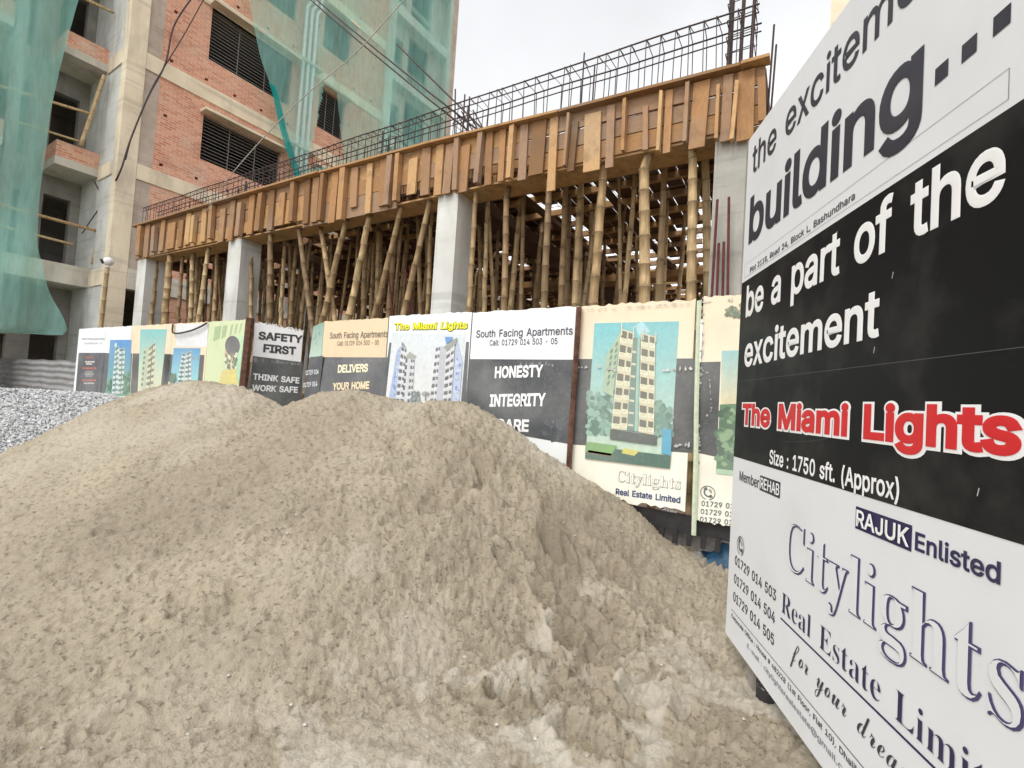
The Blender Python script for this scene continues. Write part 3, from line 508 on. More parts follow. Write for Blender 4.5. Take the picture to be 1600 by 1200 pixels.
2100: [[406],[87,-4,60,0,37,13,21,33,16,61,20,87,33,113,75,160,132,194,189,207,214,204,231,194,242,179,355,386,438,394,270,91,247,49,239,30,241,23,248,21,274,34,320,75,334,62,277,13,253,0,229,-4,206,-1,189,8,178,22,174,38,174,43,146,17,117,1],[105,13,134,27,170,62,203,109,220,143,226,168,221,184,208,189,181,177,151,146,122,110,101,78,89,53,85,32,90,18]],
2101: [[276],[101,-5,65,1,37,16,18,40,11,66,16,90,28,114,71,160,126,194,182,207,205,204,224,194,236,180,240,162,236,142,222,123,171,90,97,69,85,30,90,19,106,15,135,19,165,30,196,48,228,75,240,62,206,33,170,12,134,-1],[104,86,147,100,181,131,191,148,194,165,191,181,182,186,159,173,131,136]],
2102: [[358],[215,62,172,18,135,-2,100,-7,91,-6,-11,-183,-94,-192,32,25,24,45,35,67,57,76,60,76,112,159,88,135,61,113,50,127,84,156,108,181,138,216,178,273,221,333,259,375,294,400,329,408,357,403,373,390,379,367,373,336,355,303,326,268,289,233,190,167,103,15,108,15,149,27,173,45,200,75],[190,190,254,233,300,279,327,324,336,366,330,382,318,386,297,373,267,335,230,273]],
2109: [[538],[-1,-5,45,62,78,109,103,153,99,158,85,147,51,113,38,127,97,183,122,200,147,206,163,201,172,186,175,163,171,132,214,173,251,198,281,207,296,204,307,195,314,181,317,162,313,132,356,173,394,198,426,207,445,203,461,193,472,177,475,153,472,127,460,101,428,56,412,28,416,21,439,34,486,75,500,62,464,29,440,11,419,0,398,-4,379,0,363,11,353,29,349,52,354,79,368,105,396,141,422,181,418,185,393,174,359,141,313,84,253,0,152,-5,214,85,246,135,260,160,264,172,259,179,225,159,172,99,99,0]],
2111: [[300],[91,-5,62,0,38,14,23,37,17,64,21,88,33,113,74,160,129,194,159,204,188,207,217,203,239,191,252,172,257,146,254,123,245,101,210,56,233,66,258,83,271,69,224,37,177,27,134,3],[106,17,122,21,140,33,138,43,148,61,175,72,208,122,218,165,214,180,202,185,188,180,169,163,144,134,121,97,102,61,95,34,98,21]],
2114: [[275],[237,62,196,24,172,6,136,-4,108,-1,86,10,71,26,66,46,77,84,105,127,148,165,120,163,101,163,77,138,50,113,36,127,60,148,81,168,95,216,106,222,115,220,116,210,116,206,116,201,122,193,143,189,178,184,204,173,214,150,208,131,191,103,171,75,156,54,144,30,147,23,154,21,177,33,225,76]],
2117: [[396],[359,62,299,10,277,0,254,-3,228,0,210,9,198,24,194,42,195,52,197,62,171,33,143,13,115,1,88,-3,67,0,51,9,40,24,37,42,48,79,81,144,62,127,48,113,36,127,73,162,109,201,207,207,137,83,118,37,120,29,128,27,150,39,186,77,228,133,267,201,365,207,284,64,267,30,269,24,276,21,302,35,346,75]],
2121: [[388],[345,62,297,26,249,1,184,-102,132,-163,102,-185,70,-198,36,-202,8,-198,-11,-187,-23,-170,-27,-148,-22,-124,-8,-100,15,-77,64,-45,128,-16,164,-3,195,55,164,22,135,2,110,-5,88,-1,70,8,59,24,55,44,63,82,88,124,103,152,100,158,77,140,62,126,49,113,35,127,62,153,90,177,111,192,130,203,148,206,168,201,181,187,185,163,173,117,141,62,126,38,121,26,123,19,130,17,150,29,184,66,228,124,277,200,366,206,266,30,299,50,333,75],[36,-185,60,-175,87,-144,117,-94,154,-26,92,-54,46,-87,18,-121,8,-154,15,-175]],
2032: [[330]],
}
FACE = {'s': 0, 'r': 1000, 'c': 2000}
def outlines(txt, font):
    """list of (contours) per glyph, in em units"""
    x = 0.0; out = []
    for ch in txt:
        g = GLYPHS.get(FACE[font] + ord(ch)) or GLYPHS[ord(ch)]
        cs = [[(x + q[i] / 1000.0, q[i + 1] / 1000.0) for i in range(0, len(q), 2)] for q in g[1:]]
        if cs: out.append(cs)
        x += g[0][0] / 1000.0
    return out

def lettering(P, txt, u0, u1, z0, ztop, color, parent, font='s', bold=0.0, off=0.003, z1=None, shear=0.0, ref=None, name='lettering', mb=None):
    """flat printed letters on plane P: from u0 to u1, baseline z0 (z1 at the far end), ascender top at ztop"""
    gl = outlines(txt, font)
    allp = [p for cs in gl for c in cs for p in c]
    xa = min(p[0] for p in allp) - max(bold, 0); xb = max(p[0] for p in allp) + max(bold, 0)
    yt = ref if ref else max(p[1] for p in allp) + max(bold, 0)
    kx = (u1 - u0) / (xb - xa); ky = (ztop - z0) / (yt + bold * 0)
    z1 = z0 if z1 is None else z1
    def T(x, y, o):
        u = u0 + (x - xa) * kx + y * ky * shear
        return P.pt(u, z0 + (z1 - z0) * (u - u0) / (u1 - u0) + y * ky, o)
    own = mb is None
    if own: mb = MB()
    def area(c): return sum(c[i - 1][0] * c[i][1] - c[i][0] * c[i - 1][1] for i in range(len(c)))
    def within(p, c):
        r_ = False
        for i in range(len(c)):
            (x1, y1), (x2, y2) = c[i - 1], c[i]
            if (y1 > p[1]) != (y2 > p[1]) and p[0] < (x2 - x1) * (p[1] - y1) / (y2 - y1) + x1: r_ = not r_
        return r_
    def moved(c, sg, b_):
        n_ = len(c); ring = []
        for i in range(n_):
            p, q, r = Vector(c[i - 1]), Vector(c[i]), Vector(c[(i + 1) % n_])
            e1 = (q - p); e2 = (r - q)
            if e1.length < 1e-6 or e2.length < 1e-6:
                ring.append((q.x, q.y)); continue
            e1.normalize(); e2.normalize()
            n1 = Vector((e1.y, -e1.x)) * sg; m = n1 + Vector((e2.y, -e2.x)) * sg
            if m.length < 0.3: m = n1.copy()
            m.normalize()
            q = q + m * b_ * min(1.6, 1.0 / max(0.35, m.dot(n1)))
            ring.append((q.x, q.y))
        return ring
    lay = 0
    for cs in gl:
        big = max(cs, key=lambda c: abs(area(c)))
        sg = 1.0 if area(big) > 0 else -1.0
        outs = [c for c in cs if area(c) * sg > 0]; ins = [c for c in cs if area(c) * sg <= 0]
        for oc in outs:
            lay += 1; of = off + 0.00018 * (lay % 4)
            grp = [oc] + [h for h in ins if within(h[0], oc)]
            if bold < 0: grp = [moved(c, sg, bold) for c in grp]
            flat = [p for c in grp for p in c]
            tri = tessellate_polygon([[Vector((p[0], p[1], 0)) for p in c] for c in grp])
            b = len(mb.v)
            mb.v += [T(p[0], p[1], of) for p in flat]
            for t in tri:
                a_, b_, c_ = [flat[i] for i in t]
                cr_ = (b_[0] - a_[0]) * (c_[1] - a_[1]) - (c_[0] - a_[0]) * (b_[1] - a_[1])
                if abs(cr_) < 1e-9: continue
                t = t if cr_ > 0 else t[::-1]
                mb.f.append(tuple(b + i for i in t)); mb.m.append(0); mb.c.append([(1, 1, 1)] * 3)
            if bold > 0:
                for c in grp:
                    n_ = len(c); ring = moved(c, sg, bold)
                    b = len(mb.v)
                    mb.v += [T(p[0], p[1], of) for p in c]
                    mb.v += [T(p[0], p[1], of - 0.0006) for p in ring]
                    for i in range(n_):
                        j = (i + 1) % n_
                        f = (b + i, b + j, b + n_ + j, b + n_ + i)
                        mb.f.append(f if sg < 0 else f[::-1]); mb.m.append(0); mb.c.append([(1, 1, 1)] * 4)
    if own:
        return mb.build(name, ink(color), parent)

class Pic:
    """coloured flat shapes printed on plane P, in photo-independent (u, z); each layer 0.4 mm above the last"""
    def __init__(s, P, base=0.0016):
        s.P = P; s.mb = MB(); s.o = base
    def up(s): s.o += 0.0004
    def poly(s, pts, col):
        s.mb.poly([s.P.pt(u, z, s.o) for u, z in pts], 0, col)
    def rect(s, u0, u1, z0, z1, col): s.poly([(u0, z0), (u1, z0), (u1, z1), (u0, z1)], col)
    def ppoly(s, px, col):                # corners given where they stand on the panel
        s.poly([s.P.uz(*p) for p in px], col)
    def strips(s, q, top, bot, n=10):     # vertical gradient between 4 corners tl,tr,br,bl
        q = [np.array(s.P.uz(*p)) for p in q]
        for i in range(n):
            a, b = i / n, (i + 1) / n
            L = lambda t: tuple(q[0] * (1 - t) + q[3] * t); Rr = lambda t: tuple(q[1] * (1 - t) + q[2] * t)
            mixc = lambda t: tuple(x * (1 - t) + y * t for x, y in zip(top, bot))
            s.poly([L(b), Rr(b), Rr(a), L(a)], [mixc(b), mixc(b), mixc(a), mixc(a)])
    def blobs(s, px, n, r, cols, seed=1):   # leafy clusters inside a pixel quad
        rd = random.Random(seed)
        q = [np.array(s.P.uz(*p)) for p in px]
        for i in range(n):
            a, b = rd.random(), rd.random()
            c = (q[0] * (1 - a) + q[1] * a) * (1 - b) + (q[3] * (1 - a) + q[2] * a) * b
            rr = r * rd.uniform(0.5, 1.2); k = rd.randint(5, 8); ph = rd.random() * 6
            if i % 8 == 0: s.o += 0.00012
            s.o += 0.00001
            s.poly([(c[0] + rr * rd.uniform(0.6, 1.1) * math.cos(ph + j * 6.283 / k), c[1] + rr * rd.uniform(0.6, 1.1) * math.sin(ph + j * 6.283 / k)) for j in range(k)], rd.choice(cols))
    def build(s, name, parent, m=None): return s.mb.build(name, m or M_PICT, parent)
# ------------------------------------------------------------------ ground
def vnoise(x, y, seed=0):
    xi = np.floor(x).astype(np.int64); yi = np.floor(y).astype(np.int64)
    xf = x - xi; yf = y - yi
    def h(a, b):
        n = (a * 374761393 + b * 668265263 + seed * 2147483647) & 0xFFFFFFFF
        n = ((n ^ (n >> 13)) * 1274126177) & 0xFFFFFFFF
        return ((n ^ (n >> 16)) & 0xFFFF) / 65535.0
    u = xf * xf * xf * (xf * (xf * 6 - 15) + 10); v = yf * yf * yf * (yf * (yf * 6 - 15) + 10)
    return (h(xi, yi) * (1 - u) + h(xi + 1, yi) * u) * (1 - v) + (h(xi, yi + 1) * (1 - u) + h(xi + 1, yi + 1) * u) * v
def fbm(x, y, sc, octv, seed=0, gain=0.5):
    a = 1.0; t = 0.0; s_ = 0.0; q = np.array(x) * sc; w = np.array(y) * sc
    for i in range(octv):
        t = t + a * vnoise(q + 17.3 * i, w - 9.1 * i, seed + i); s_ += a
        a *= gain; q, w = (q * 1.62 - w * 1.18) , (q * 1.18 + w * 1.62)
    return t / s_

def sand_mat():
    n = N('builders_sand', 0.95, 0.1)
    at = n.new('ShaderNodeAttribute'); at.attribute_name = 'dry_dark'
    c = n.mix(n.ramp(n.noise(1.7, 5), [(0.35, 0.0), (0.68, 1.0)]), (0.465, 0.400, 0.300), (0.395, 0.340, 0.252))
    c = n.mix(n.ramp(n.noise(26, 5), [(0.46, 0.0), (0.70, 0.6)]), c, (0.25, 0.205, 0.148))  # both speck layers paint the shadows of small clumps into the colour
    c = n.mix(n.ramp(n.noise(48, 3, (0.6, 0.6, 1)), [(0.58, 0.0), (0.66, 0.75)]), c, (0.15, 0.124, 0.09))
    ng = n.new('ShaderNodeMath'); ng.operation = 'MULTIPLY'; ng.inputs[1].default_value = -1.0; ng.use_clamp = True
    n.link(at.outputs['Fac'], ng.inputs[0])
    ps = n.new('ShaderNodeMath'); ps.operation = 'MULTIPLY'; ps.inputs[1].default_value = 0.95; ps.use_clamp = True
    n.link(at.outputs['Fac'], ps.inputs[0])
    c = n.mix(ng.outputs[0], c, (0.25, 0.208, 0.15))
    c = n.mix(ps.outputs[0], c, (0.60, 0.55, 0.46))
    c = n.mix(n.ramp(n.noise(130, 2), [(0.6, 0.0), (0.72, 0.5)]), c, (0.38, 0.33, 0.26))
    g = n.noise(70, 6, (1, 1, 1), 0.7)
    n.bump(g, 0.9, 0.02)
    return n.col(c)
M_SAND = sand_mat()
n_ = N('dirt_ground', 0.95, 0.1)
g_ = n_.noise(9, 6); n_.bump(g_, 0.6, 0.02)
M_DIRT = n_.col(n_.mix(n_.ramp(n_.noise(0.8, 5), [(0.35, 0.0), (0.7, 1.0)]), (0.29, 0.24, 0.17), (0.22, 0.18, 0.13)))
mb = MB()
mb.poly([(-600, -600, 0), (600, -600, 0), (600, 900, 0), (-600, 900, 0)])
tag(mb.build('ground', M_DIRT), kind='structure')

RA, RB = np.array([-9.0, 1.6]), np.array([-1.2, 4.4])
RE = (RB - RA) / np.linalg.norm(RB - RA); RN = np.array([RE[1], -RE[0]])
RP = Plane((RA[0], RA[1], 0), (RE[0], RE[1], 0))
sil = [(0, 722), (50, 707), (100, 690), (140, 664), (180, 640), (205, 622), (240, 604), (300, 594), (340, 596), (380, 605), (415, 624), (455, 650),
       (470, 628), (510, 612), (560, 607), (600, 620), (640, 629), (690, 625), (725, 627), (760, 641), (800, 666), (850, 705), (890, 732), (930, 757), (990, 792), (1040, 845), (1085, 868), (1130, 886)]
cs_ = [RP.uz(*p) for p in sil]
CS = np.array([-7.0, -4.5] + [c[0] for c in cs_] + [cs_[-1][0] + 0.7]); CZ = np.array([0.05, 0.25] + [c[1] for c in cs_] + [0.02])
def base_h(x, y):
    s_ = (x - RA[0]) * RE[0] + (y - RA[1]) * RE[1]
    d = (x - RA[0]) * RN[0] + (y - RA[1]) * RN[1]
    s2 = s_ + 0.10 * (fbm(x, y, 1.1, 3, 5) - 0.5) * np.clip(np.abs(d), 0, 1)
    c = np.interp(s2, CS, CZ)
    cw = np.interp(s2, CS, np.convolve(np.pad(CZ, 4, 'edge'), np.ones(9) / 9, 'valid'))
    k = np.clip(np.abs(d) / 1.1, 0, 1); c = c * (1 - k) + cw * k          # sharp dips in the crest fade down the slope
    g = np.where(d > 0, 0.53 * (np.sqrt(d * d + 0.16) - 0.4), 0.62 * (np.sqrt(d * d + 0.04) - 0.2))
    h = c - g + 0.10 * (fbm(x, y, 1.3, 3, 9) - 0.5) * np.clip(np.abs(d) * 2, 0, 1)
    fl = 0.04 + 0.05 * fbm(x, y, 1.2, 3, 31)
    k_ = 0.16
    t = np.clip(0.5 + 0.5 * (h - fl) / k_, 0, 1)
    return fl * (1 - t) + h * t + k_ * t * (1 - t)
def sand_hit(px, py):
    d = ray(px, py); d = d / np.linalg.norm(d)
    t = 0.5
    while t < 16:
        p = EYE + d * t
        if p[2] < float(base_h(np.array([p[0]]), np.array([p[1]]))[0]): return p
        t += 0.02
    return p
NT, NR = 1200, 660
th = np.linspace(math.radians(-74), math.radians(74), NT)
rr = 0.45 * (15.0 / 0.45) ** np.linspace(0, 1, NR)
TH, RR = np.meshgrid(th, rr)
a0 = math.atan2(0.8407, -0.5405)
X = RR * np.cos(a0 - TH); Y = RR * np.sin(a0 - TH)
H = base_h(X, Y)
s_ = (X - RA[0]) * RE[0] + (Y - RA[1]) * RE[1]; d_ = (X - RA[0]) * RN[0] + (Y - RA[1]) * RN[1]
# trampled, clodded zone near the right shoulder and the toe
near = np.clip((RR - 0.6) / 2.2, 0.5, 1.0)
tr = np.exp(-(((X + 1.7) / 1.2) ** 2 + ((Y - 2.6) / 1.3) ** 2))
xa = X * 0.263 + Y * 0.965; ya = -X * 0.965 + Y * 0.263     # drag direction: up and across the slope
H = H + 0.075 * tr * (fbm(X, Y, 5.5, 4, 3) - 0.5)
H = H + 0.035 * (fbm(xa * 0.7, ya, 4.5, 3, 21) - 0.5)
rough = (0.52 + 0.85 * fbm(X, Y, 1.6, 3, 77) + 0.4 * tr) * near
cl = np.abs(fbm(xa * 0.45, ya, 19.0, 3, 41) - 0.5) * 2
H = H - 0.036 * rough * np.clip(0.40 - cl, 0, 1) + 0.034 * rough * (fbm(xa * 0.5, ya, 30.0, 3, 51, 0.65) - 0.5)
p1 = fbm(xa * 0.3, ya, 15.0, 2, 61)
H = H - 0.13 * rough * np.clip(p1 - 0.61, 0, 1)
p2 = fbm(xa * 0.3, ya, 36.0, 2, 67)
H = H - 0.09 * rough * np.clip(p2 - 0.60, 0, 1)
def crumbs(x, y, sc, frac, seed, rad):
    """small round clods: one jittered clod per cell where the cell's hash allows it"""
    q = x * sc; w = y * sc; xi = np.floor(q); yi = np.floor(w); best = np.zeros_like(q)
    for dx in (-1, 0, 1):
        for dy in (-1, 0, 1):
            a = (xi + dx).astype(np.int64); b = (yi + dy).astype(np.int64)
            n1 = (a * 73856093 ^ b * 19349663 ^ (seed * 83492791)) & 0xFFFFFFFF
            n1 = ((n1 ^ (n1 >> 13)) * 1274126177) & 0xFFFFFFFF
            r1 = (n1 & 0x3FF) / 1023.0; r2 = ((n1 >> 10) & 0x3FF) / 1023.0; r3 = ((n1 >> 20) & 0x3FF) / 1023.0
            rr_ = rad * (0.5 + 0.8 * ((r1 * 7.3) % 1.0))
            d2 = (q - a - r1) ** 2 + (w - b - r2) ** 2
            best = np.maximum(best, np.where(r3 < frac, np.sqrt(np.maximum(rr_ * rr_ - d2, 0)), 0))
    return best / sc
dens = np.clip(fbm(X, Y, 2.2, 3, 13) * 1.6 - 0.35, 0.1, 1) * near * 1.0
H = H + 1.5 * crumbs(xa * 0.6, ya, 46.0, 0.6, 5, 0.42) * dens + 1.2 * crumbs(xa * 0.6, ya, 20.0, 0.22, 9, 0.34) * dens
dents = [(845, 930, .05, .09), (880, 1000, .07, .10), (790, 1085, .06, .09), (285, 935, .05, .10), (368, 925, .03, .06), (790, 760, .06, .22), (740, 735, .05, .2),
         (960, 965, .07, .13), (1000, 1090, .05, .11), (1085, 1125, .035, .09), (915, 1150, .05, .13), (800, 890, .05, .12), (1060, 980, .04, .12), (700, 650, .04, .2),
         (930, 1060, .04, .1), (560, 640, .03, .2), (160, 1140, .035, .1), (870, 860, .05, .12), (955, 890, .05, .13)]
for px, py, dep, rad in dents:
    p = sand_hit(px, py)
    q = np.hypot(X - p[0], (Y - p[1]) * 1.25) / rad
    q = q + 1.1 * (fbm(X, Y, 11, 3, 8) - 0.5)
    dep = dep * (1.9 if px > 720 else 1.2)
    H = H - dep * np.exp(-(q ** 2) * 1.6) + dep * 0.45 * np.exp(-((q - 1.35) / 0.35) ** 2)
dry_dark = np.clip((fbm(X, Y, 3.2, 5, 91, 0.6) - 0.50) * 9, 0, 1) * np.clip(1.9 - RR / 2.2, 0, 1) * np.clip((X + 2.4) / 1.0, 0, 1) * 0.95
dry_dark = np.maximum(dry_dark, 0.35 * np.clip((fbm(X, Y, 0.9, 3, 15) - 0.5) * 4, 0, 1))
dry_dark = np.maximum(dry_dark, np.clip((X + 1.2) / 0.9, 0, 1) * 0.22 * np.clip(Y - 1.8, 0, 1))
darken = np.clip((fbm(X, Y, 0.8, 4, 101) - 0.42) * 3.0, 0, 1) * 0.38 + 0.8 * np.exp(-(((X + 1.9) / 1.1) ** 2 + ((Y - 2.6) / 1.0) ** 2)) * np.clip(fbm(X, Y, 2.5, 4, 111) * 2.4 - 0.6, 0, 1)  # darkens the sand in random patches, most at the right centre
dry_dark = np.where(dry_dark > 0.30, dry_dark, dry_dark - darken * (1 - dry_dark))
vid = np.arange(NT * NR).reshape(NR, NT)
keep = (Y < 5.9) & (Y > -3.5)
kf = keep[:-1, :-1] & keep[1:, 1:]
q = np.stack([vid[:-1, :-1][kf], vid[:-1, 1:][kf], vid[1:, 1:][kf], vid[1:, :-1][kf]], 1)
used = np.unique(q); rem = -np.ones(NT * NR, int); rem[used] = np.arange(len(used)); q = rem[q]
org = np.array([-4.0, 2.6, 0.0])
co = np.stack([X.ravel(), Y.ravel(), H.ravel()], 1)[used] - org
me = bpy.data.meshes.new('sand_pile')
me.vertices.add(len(co)); me.vertices.foreach_set('co', co.ravel())
me.loops.add(len(q) * 4); me.loops.foreach_set('vertex_index', q[:, ::-1].ravel())
me.polygons.add(len(q)); me.polygons.foreach_set('loop_start', np.arange(0, len(q) * 4, 4)); me.polygons.foreach_set('use_smooth', [True] * len(q))
at = me.attributes.new('dry_dark', 'FLOAT', 'POINT'); at.data.foreach_set('value', dry_dark.ravel()[used])
me.update(calc_edges=True); me.validate()
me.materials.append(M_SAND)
o = bpy.data.objects.new('sand_pile', me); COL.objects.link(o); o.location = org
tag(o, 'long brown heap of builders sand with footprints in front of the printed hoarding', 'sand pile')

rd = random.Random(15); mb = MB()
idx = [rd.randrange(len(used)) for _ in range(420)]
M_PEB = plain('pale_pebble', (0.62, 0.59, 0.53), 0.8, 0.2, 0.4, 40)
for i in idx:
    c = co[i] + org
    if c[2] < 0.05 or c[1] > 4.2 or c[0] < -8: continue
    r = rd.uniform(.004, .012); ph = rd.random() * 6
    ps = [(c[0] + r * math.cos(ph + k * 1.57) * rd.uniform(.7, 1.3), c[1] + r * math.sin(ph + k * 1.57) * rd.uniform(.7, 1.3), c[2] + rd.uniform(0, r * .4)) for k in range(4)]
    tp = (c[0], c[1], c[2] + r * .9)
    for k in range(4): mb.poly([ps[k], ps[(k + 1) % 4], tp])
tag(mb.build('pebbles', M_PEB), 'small pale pebbles strewn over the heap of sand', 'pebbles', None, 'stuff')

def gravel_mat():
    n = N('crushed_stone', 0.85, 0.25)
    isl = n.pos.outputs['Random Per Island']
    c = n.ramp(isl, [(0.0, (0.36, 0.365, 0.375)), (0.4, (0.5, 0.505, 0.515)), (0.75, (0.6, 0.605, 0.61)), (1.0, (0.7, 0.7, 0.7))])
    n.bump(n.noise(60, 4), 0.4, 0.01)
    return n.col(c)
M_GRAV = gravel_mat()
def grav_h(x, y):
    c = 1.2 - 0.03 * np.clip(y, -3, 5)
    c = c - 0.5 * np.clip(y - 3.9, 0, 5)
    return c - 0.60 * (np.sqrt((x + 12.3) ** 2 + 0.2) - 0.45) + 0.10 * (fbm(x, y, 1.5, 3, 2) - 0.5)
mb = MB()
gx = np.linspace(-15.5, -9.3, 90); gy = np.linspace(-3, 4.0, 100)
GX, GY = np.meshgrid(gx, gy)
GZ = np.maximum(grav_h(GX, GY), -0.05) + 0.05 * (fbm(GX, GY, 9, 2, 4) - 0.5)
mb.grid([[(GX[i, j], GY[i, j], GZ[i, j] - 0.02) for j in range(90)] for i in range(100)])
rd = random.Random(5)
bases = []
for k in range(8):
    vs = []
    for i in range(6):
        v = Vector([(1, 0, 0), (-1, 0, 0), (0, 1, 0), (0, -1, 0), (0, 0, 1), (0, 0, -1)][i]) * rd.uniform(0.6, 1.2)
        vs.append(v + Vector((rd.uniform(-.3, .3), rd.uniform(-.3, .3), rd.uniform(-.3, .3))))
    bases.append(vs)
OCT = [(0, 2, 4), (2, 1, 4), (1, 3, 4), (3, 0, 4), (2, 0, 5), (1, 2, 5), (3, 1, 5), (0, 3, 5)]
for i in range(20000):
    x = -9.4 - 3.4 * rd.random() ** 1.15; y = rd.uniform(-0.6, 4.0)
    z = float(grav_h(np.array([x]), np.array([y]))[0])
    if z < 0.0: continue
    sc = rd.uniform(0.012, 0.034)
    Rm = Matrix.Rotation(rd.random() * 6.28, 3, 'Z') @ Matrix.Rotation(rd.random() * 6.28, 3, 'X')
    b = len(mb.v)
    for v in bases[i % 8]:
        w = Rm @ v * sc
        mb.v.append((x + w.x, y + w.y, z + w.z + 0.008))
    for f in OCT:
        mb.f.append(tuple(b + j for j in f)); mb.m.append(0); mb.c.append([(1, 1, 1)] * 3)
tag(mb.build('gravel_pile', M_GRAV), 'pale grey heap of crushed stone left of the sand', 'gravel pile', None, 'stuff')

# ------------------------------------------------------------------ tall brick building at the left
def wall(mb, P, u0, u1, z0, z1, holes, mi=0, rmi=0, off=0.0):
    """flat wall on plane P with rectangular holes (ua, ub, za, zb, depth, back material or None)"""
    us = sorted({u0, u1, *[min(max(h[k], u0), u1) for h in holes for k in (0, 1)]})
    zs = sorted({z0, z1, *[min(max(h[k], z0), z1) for h in holes for k in (2, 3)]})
    for i in range(len(us) - 1):
        run = None
        for j in range(len(zs)):
            solid = False
            if j < len(zs) - 1:
                uc, zc = (us[i] + us[i + 1]) / 2, (zs[j] + zs[j + 1]) / 2
                solid = not any(h[0] < uc < h[1] and h[2] < zc < h[3] for h in holes)
            if solid and run is None: run = zs[j]
            if not solid and run is not None:
                mb.poly([P.pt(us[i], run, off), P.pt(us[i + 1], run, off), P.pt(us[i + 1], zs[j], off), P.pt(us[i], zs[j], off)], mi)
                run = None
    for ua, ub, za, zb, dp, bk in holes:
        a, b, c, d = [(ua, za), (ub, za), (ub, zb), (ua, zb)]
        for p, q_ in ((a, b), (b, c), (c, d), (d, a)):
            mb.poly([P.pt(*p, off), P.pt(*q_, off), P.pt(*q_, off - dp), P.pt(*p, off - dp)], rmi)
        if bk is not None:
            mb.poly([P.pt(*a, off - dp), P.pt(*b, off - dp), P.pt(*c, off - dp), P.pt(*d, off - dp)], bk)

BX = thing('unfinished_apartment_block', (-21, 10, 0), 'tall unplastered salmon brick apartment block with pale concrete floor bands, at the left', 'building')
yb = lambda y: y - 5.7                        # Y in the world -> u on the brick face
wins = [(7.95, 11.1, 13.1, 15.0), (7.95, 10.9, 9.43, 11.05), (7.95, 10.9, 5.8, 7.4), (12.41, 13.75, 12.95, 14.75), (12.41, 13.8, 16.55, 18.25), (12.41, 13.75, 9.4, 11.1), (12.41, 13.8, 20.1, 21.9),
        (7.95, 11.1, 16.7, 18.5), (12.41, 13.75, 5.8, 7.4), (7.95, 11.1, 20.3, 22.1)]
holes = [(yb(a), yb(b), c, d, 0.24, None) for a, b, c, d in wins]
rd = random.Random(3)
for lv in (4.9, 8.5, 12.15, 15.5, 19.0, 22.5):
    for k in range(9):
        y = 6.75 + k * 1.05 + rd.uniform(-.1, .1)
        for z in (lv + 0.12 + rd.uniform(-.02, .02), lv + 1.75 + rd.uniform(-.1, .1)):
            if all(not (a - .25 < y < b + .25 and c - .25 < z < d + .25) for a, b, c, d in wins):
                holes.append((yb(y), yb(y + 0.11), z, z + 0.10, 0.2, 1))
mb = MB()
wall(mb, BB, yb(6.56), yb(15.9), 4.95, 27.0, holes)
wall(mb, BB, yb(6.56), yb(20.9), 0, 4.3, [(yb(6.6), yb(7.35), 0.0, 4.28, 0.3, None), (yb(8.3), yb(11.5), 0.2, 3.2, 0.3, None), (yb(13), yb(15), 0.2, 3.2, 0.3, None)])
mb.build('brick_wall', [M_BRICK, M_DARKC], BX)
mb = MB()                                     # rough plaster strip next to the corner, right-hand stair wall
wall(mb, BB, yb(6.12), yb(6.56), 4.95, 27.0, [], 0)
wall(mb, BB.shift(0.35), yb(16.3), yb(20.3), 4.95, 27, [(yb(16.5), yb(17.3), z + 1.2, z + 2.7, 0.2, None) for z in (6.9, 10.4, 13.9, 17.4, 20.9)] + [(yb(17.7), yb(19.2), z + 0.3, z + 2.9, 0.2, None) for z in (7.4, 10.9, 14.4, 17.9, 21.4)])
mb.build('plaster_wall', M_PLAST, BX)
mb = MB()                                     # frame: corner column, columns, beams
mb.box((-19.35, 5.62, 0), (-18.94, 6.12, 27.0), 1)
mb.box((-19.4, 15.88, 0), (-18.86, 16.32, 27), 0)
mb.box((-19.4, 20.25, 0), (-18.9, 20.95, 27), 2)
for z0, z1 in ((11.58, 12.12), (7.92, 8.42), (15.0, 15.45), (18.6, 19.05), (22.3, 22.75), (25.9, 26.4)):
    mb.box((-19.3, 6.13, z0), (-18.95, 15.87, z1), 1)
for z in (7.0, 10.5, 14.0, 17.5, 21.0, 24.5):
    mb.box((-19.4, 16.33, z), (-18.9, 20.24, z + 0.5), 0)
mb.box((-19.4, 6.13, 4.3), (-18.9, 15.87, 4.95), 0)
mb.build('concrete_frame', [M_CONCW, M_CREAMC, M_PLAST], BX)
mb = MB()                                     # cross wall at the corner, seen from the street
W2 = Plane((-22.4, 5.66, 0), (1, 0, 0))
mb.box((-22.4, 5.66, 0), (-19.36, 5.95, 27.0), 0)
for z0, z1 in ((11.6, 12.1), (7.95, 8.4), (4.35, 4.9), (15.0, 15.5)):
    mb.box((-20.6, 5.62, z0), (-19.35, 5.66, z1), 1)
mb.build('cross_wall', [M_CONC, M_CREAMC], BX)
mb = MB()                                     # recessed street side behind the balconies
REC = Plane((-22.2, 5.65, 0), (0, 1, 0))
hl = []
for z in (0.2, 4.95, 8.5, 12.1, 15.5):
    hl += [(-0.95, -0.25, z, z + 2.5, 0.3, None), (-2.6, -1.5, z + 0.0, z + 2.4, 0.3, None), (-5.2, -3.4, z, z + 2.4, 0.3, None), (-7.6, -6.2, z, z + 2.4, 0.3, None)]
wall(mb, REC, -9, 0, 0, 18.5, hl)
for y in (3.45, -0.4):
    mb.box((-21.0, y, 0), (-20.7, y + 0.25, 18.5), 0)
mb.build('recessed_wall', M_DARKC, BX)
mb = MB()                                     # floors and the dark core
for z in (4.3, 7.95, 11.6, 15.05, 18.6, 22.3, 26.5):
    mb.box((-30, -3.3, z), (-22.25, 20.5, z + 0.3)); mb.box((-22.6, 5.97, z), (-19.42, 20.2, z + 0.3))
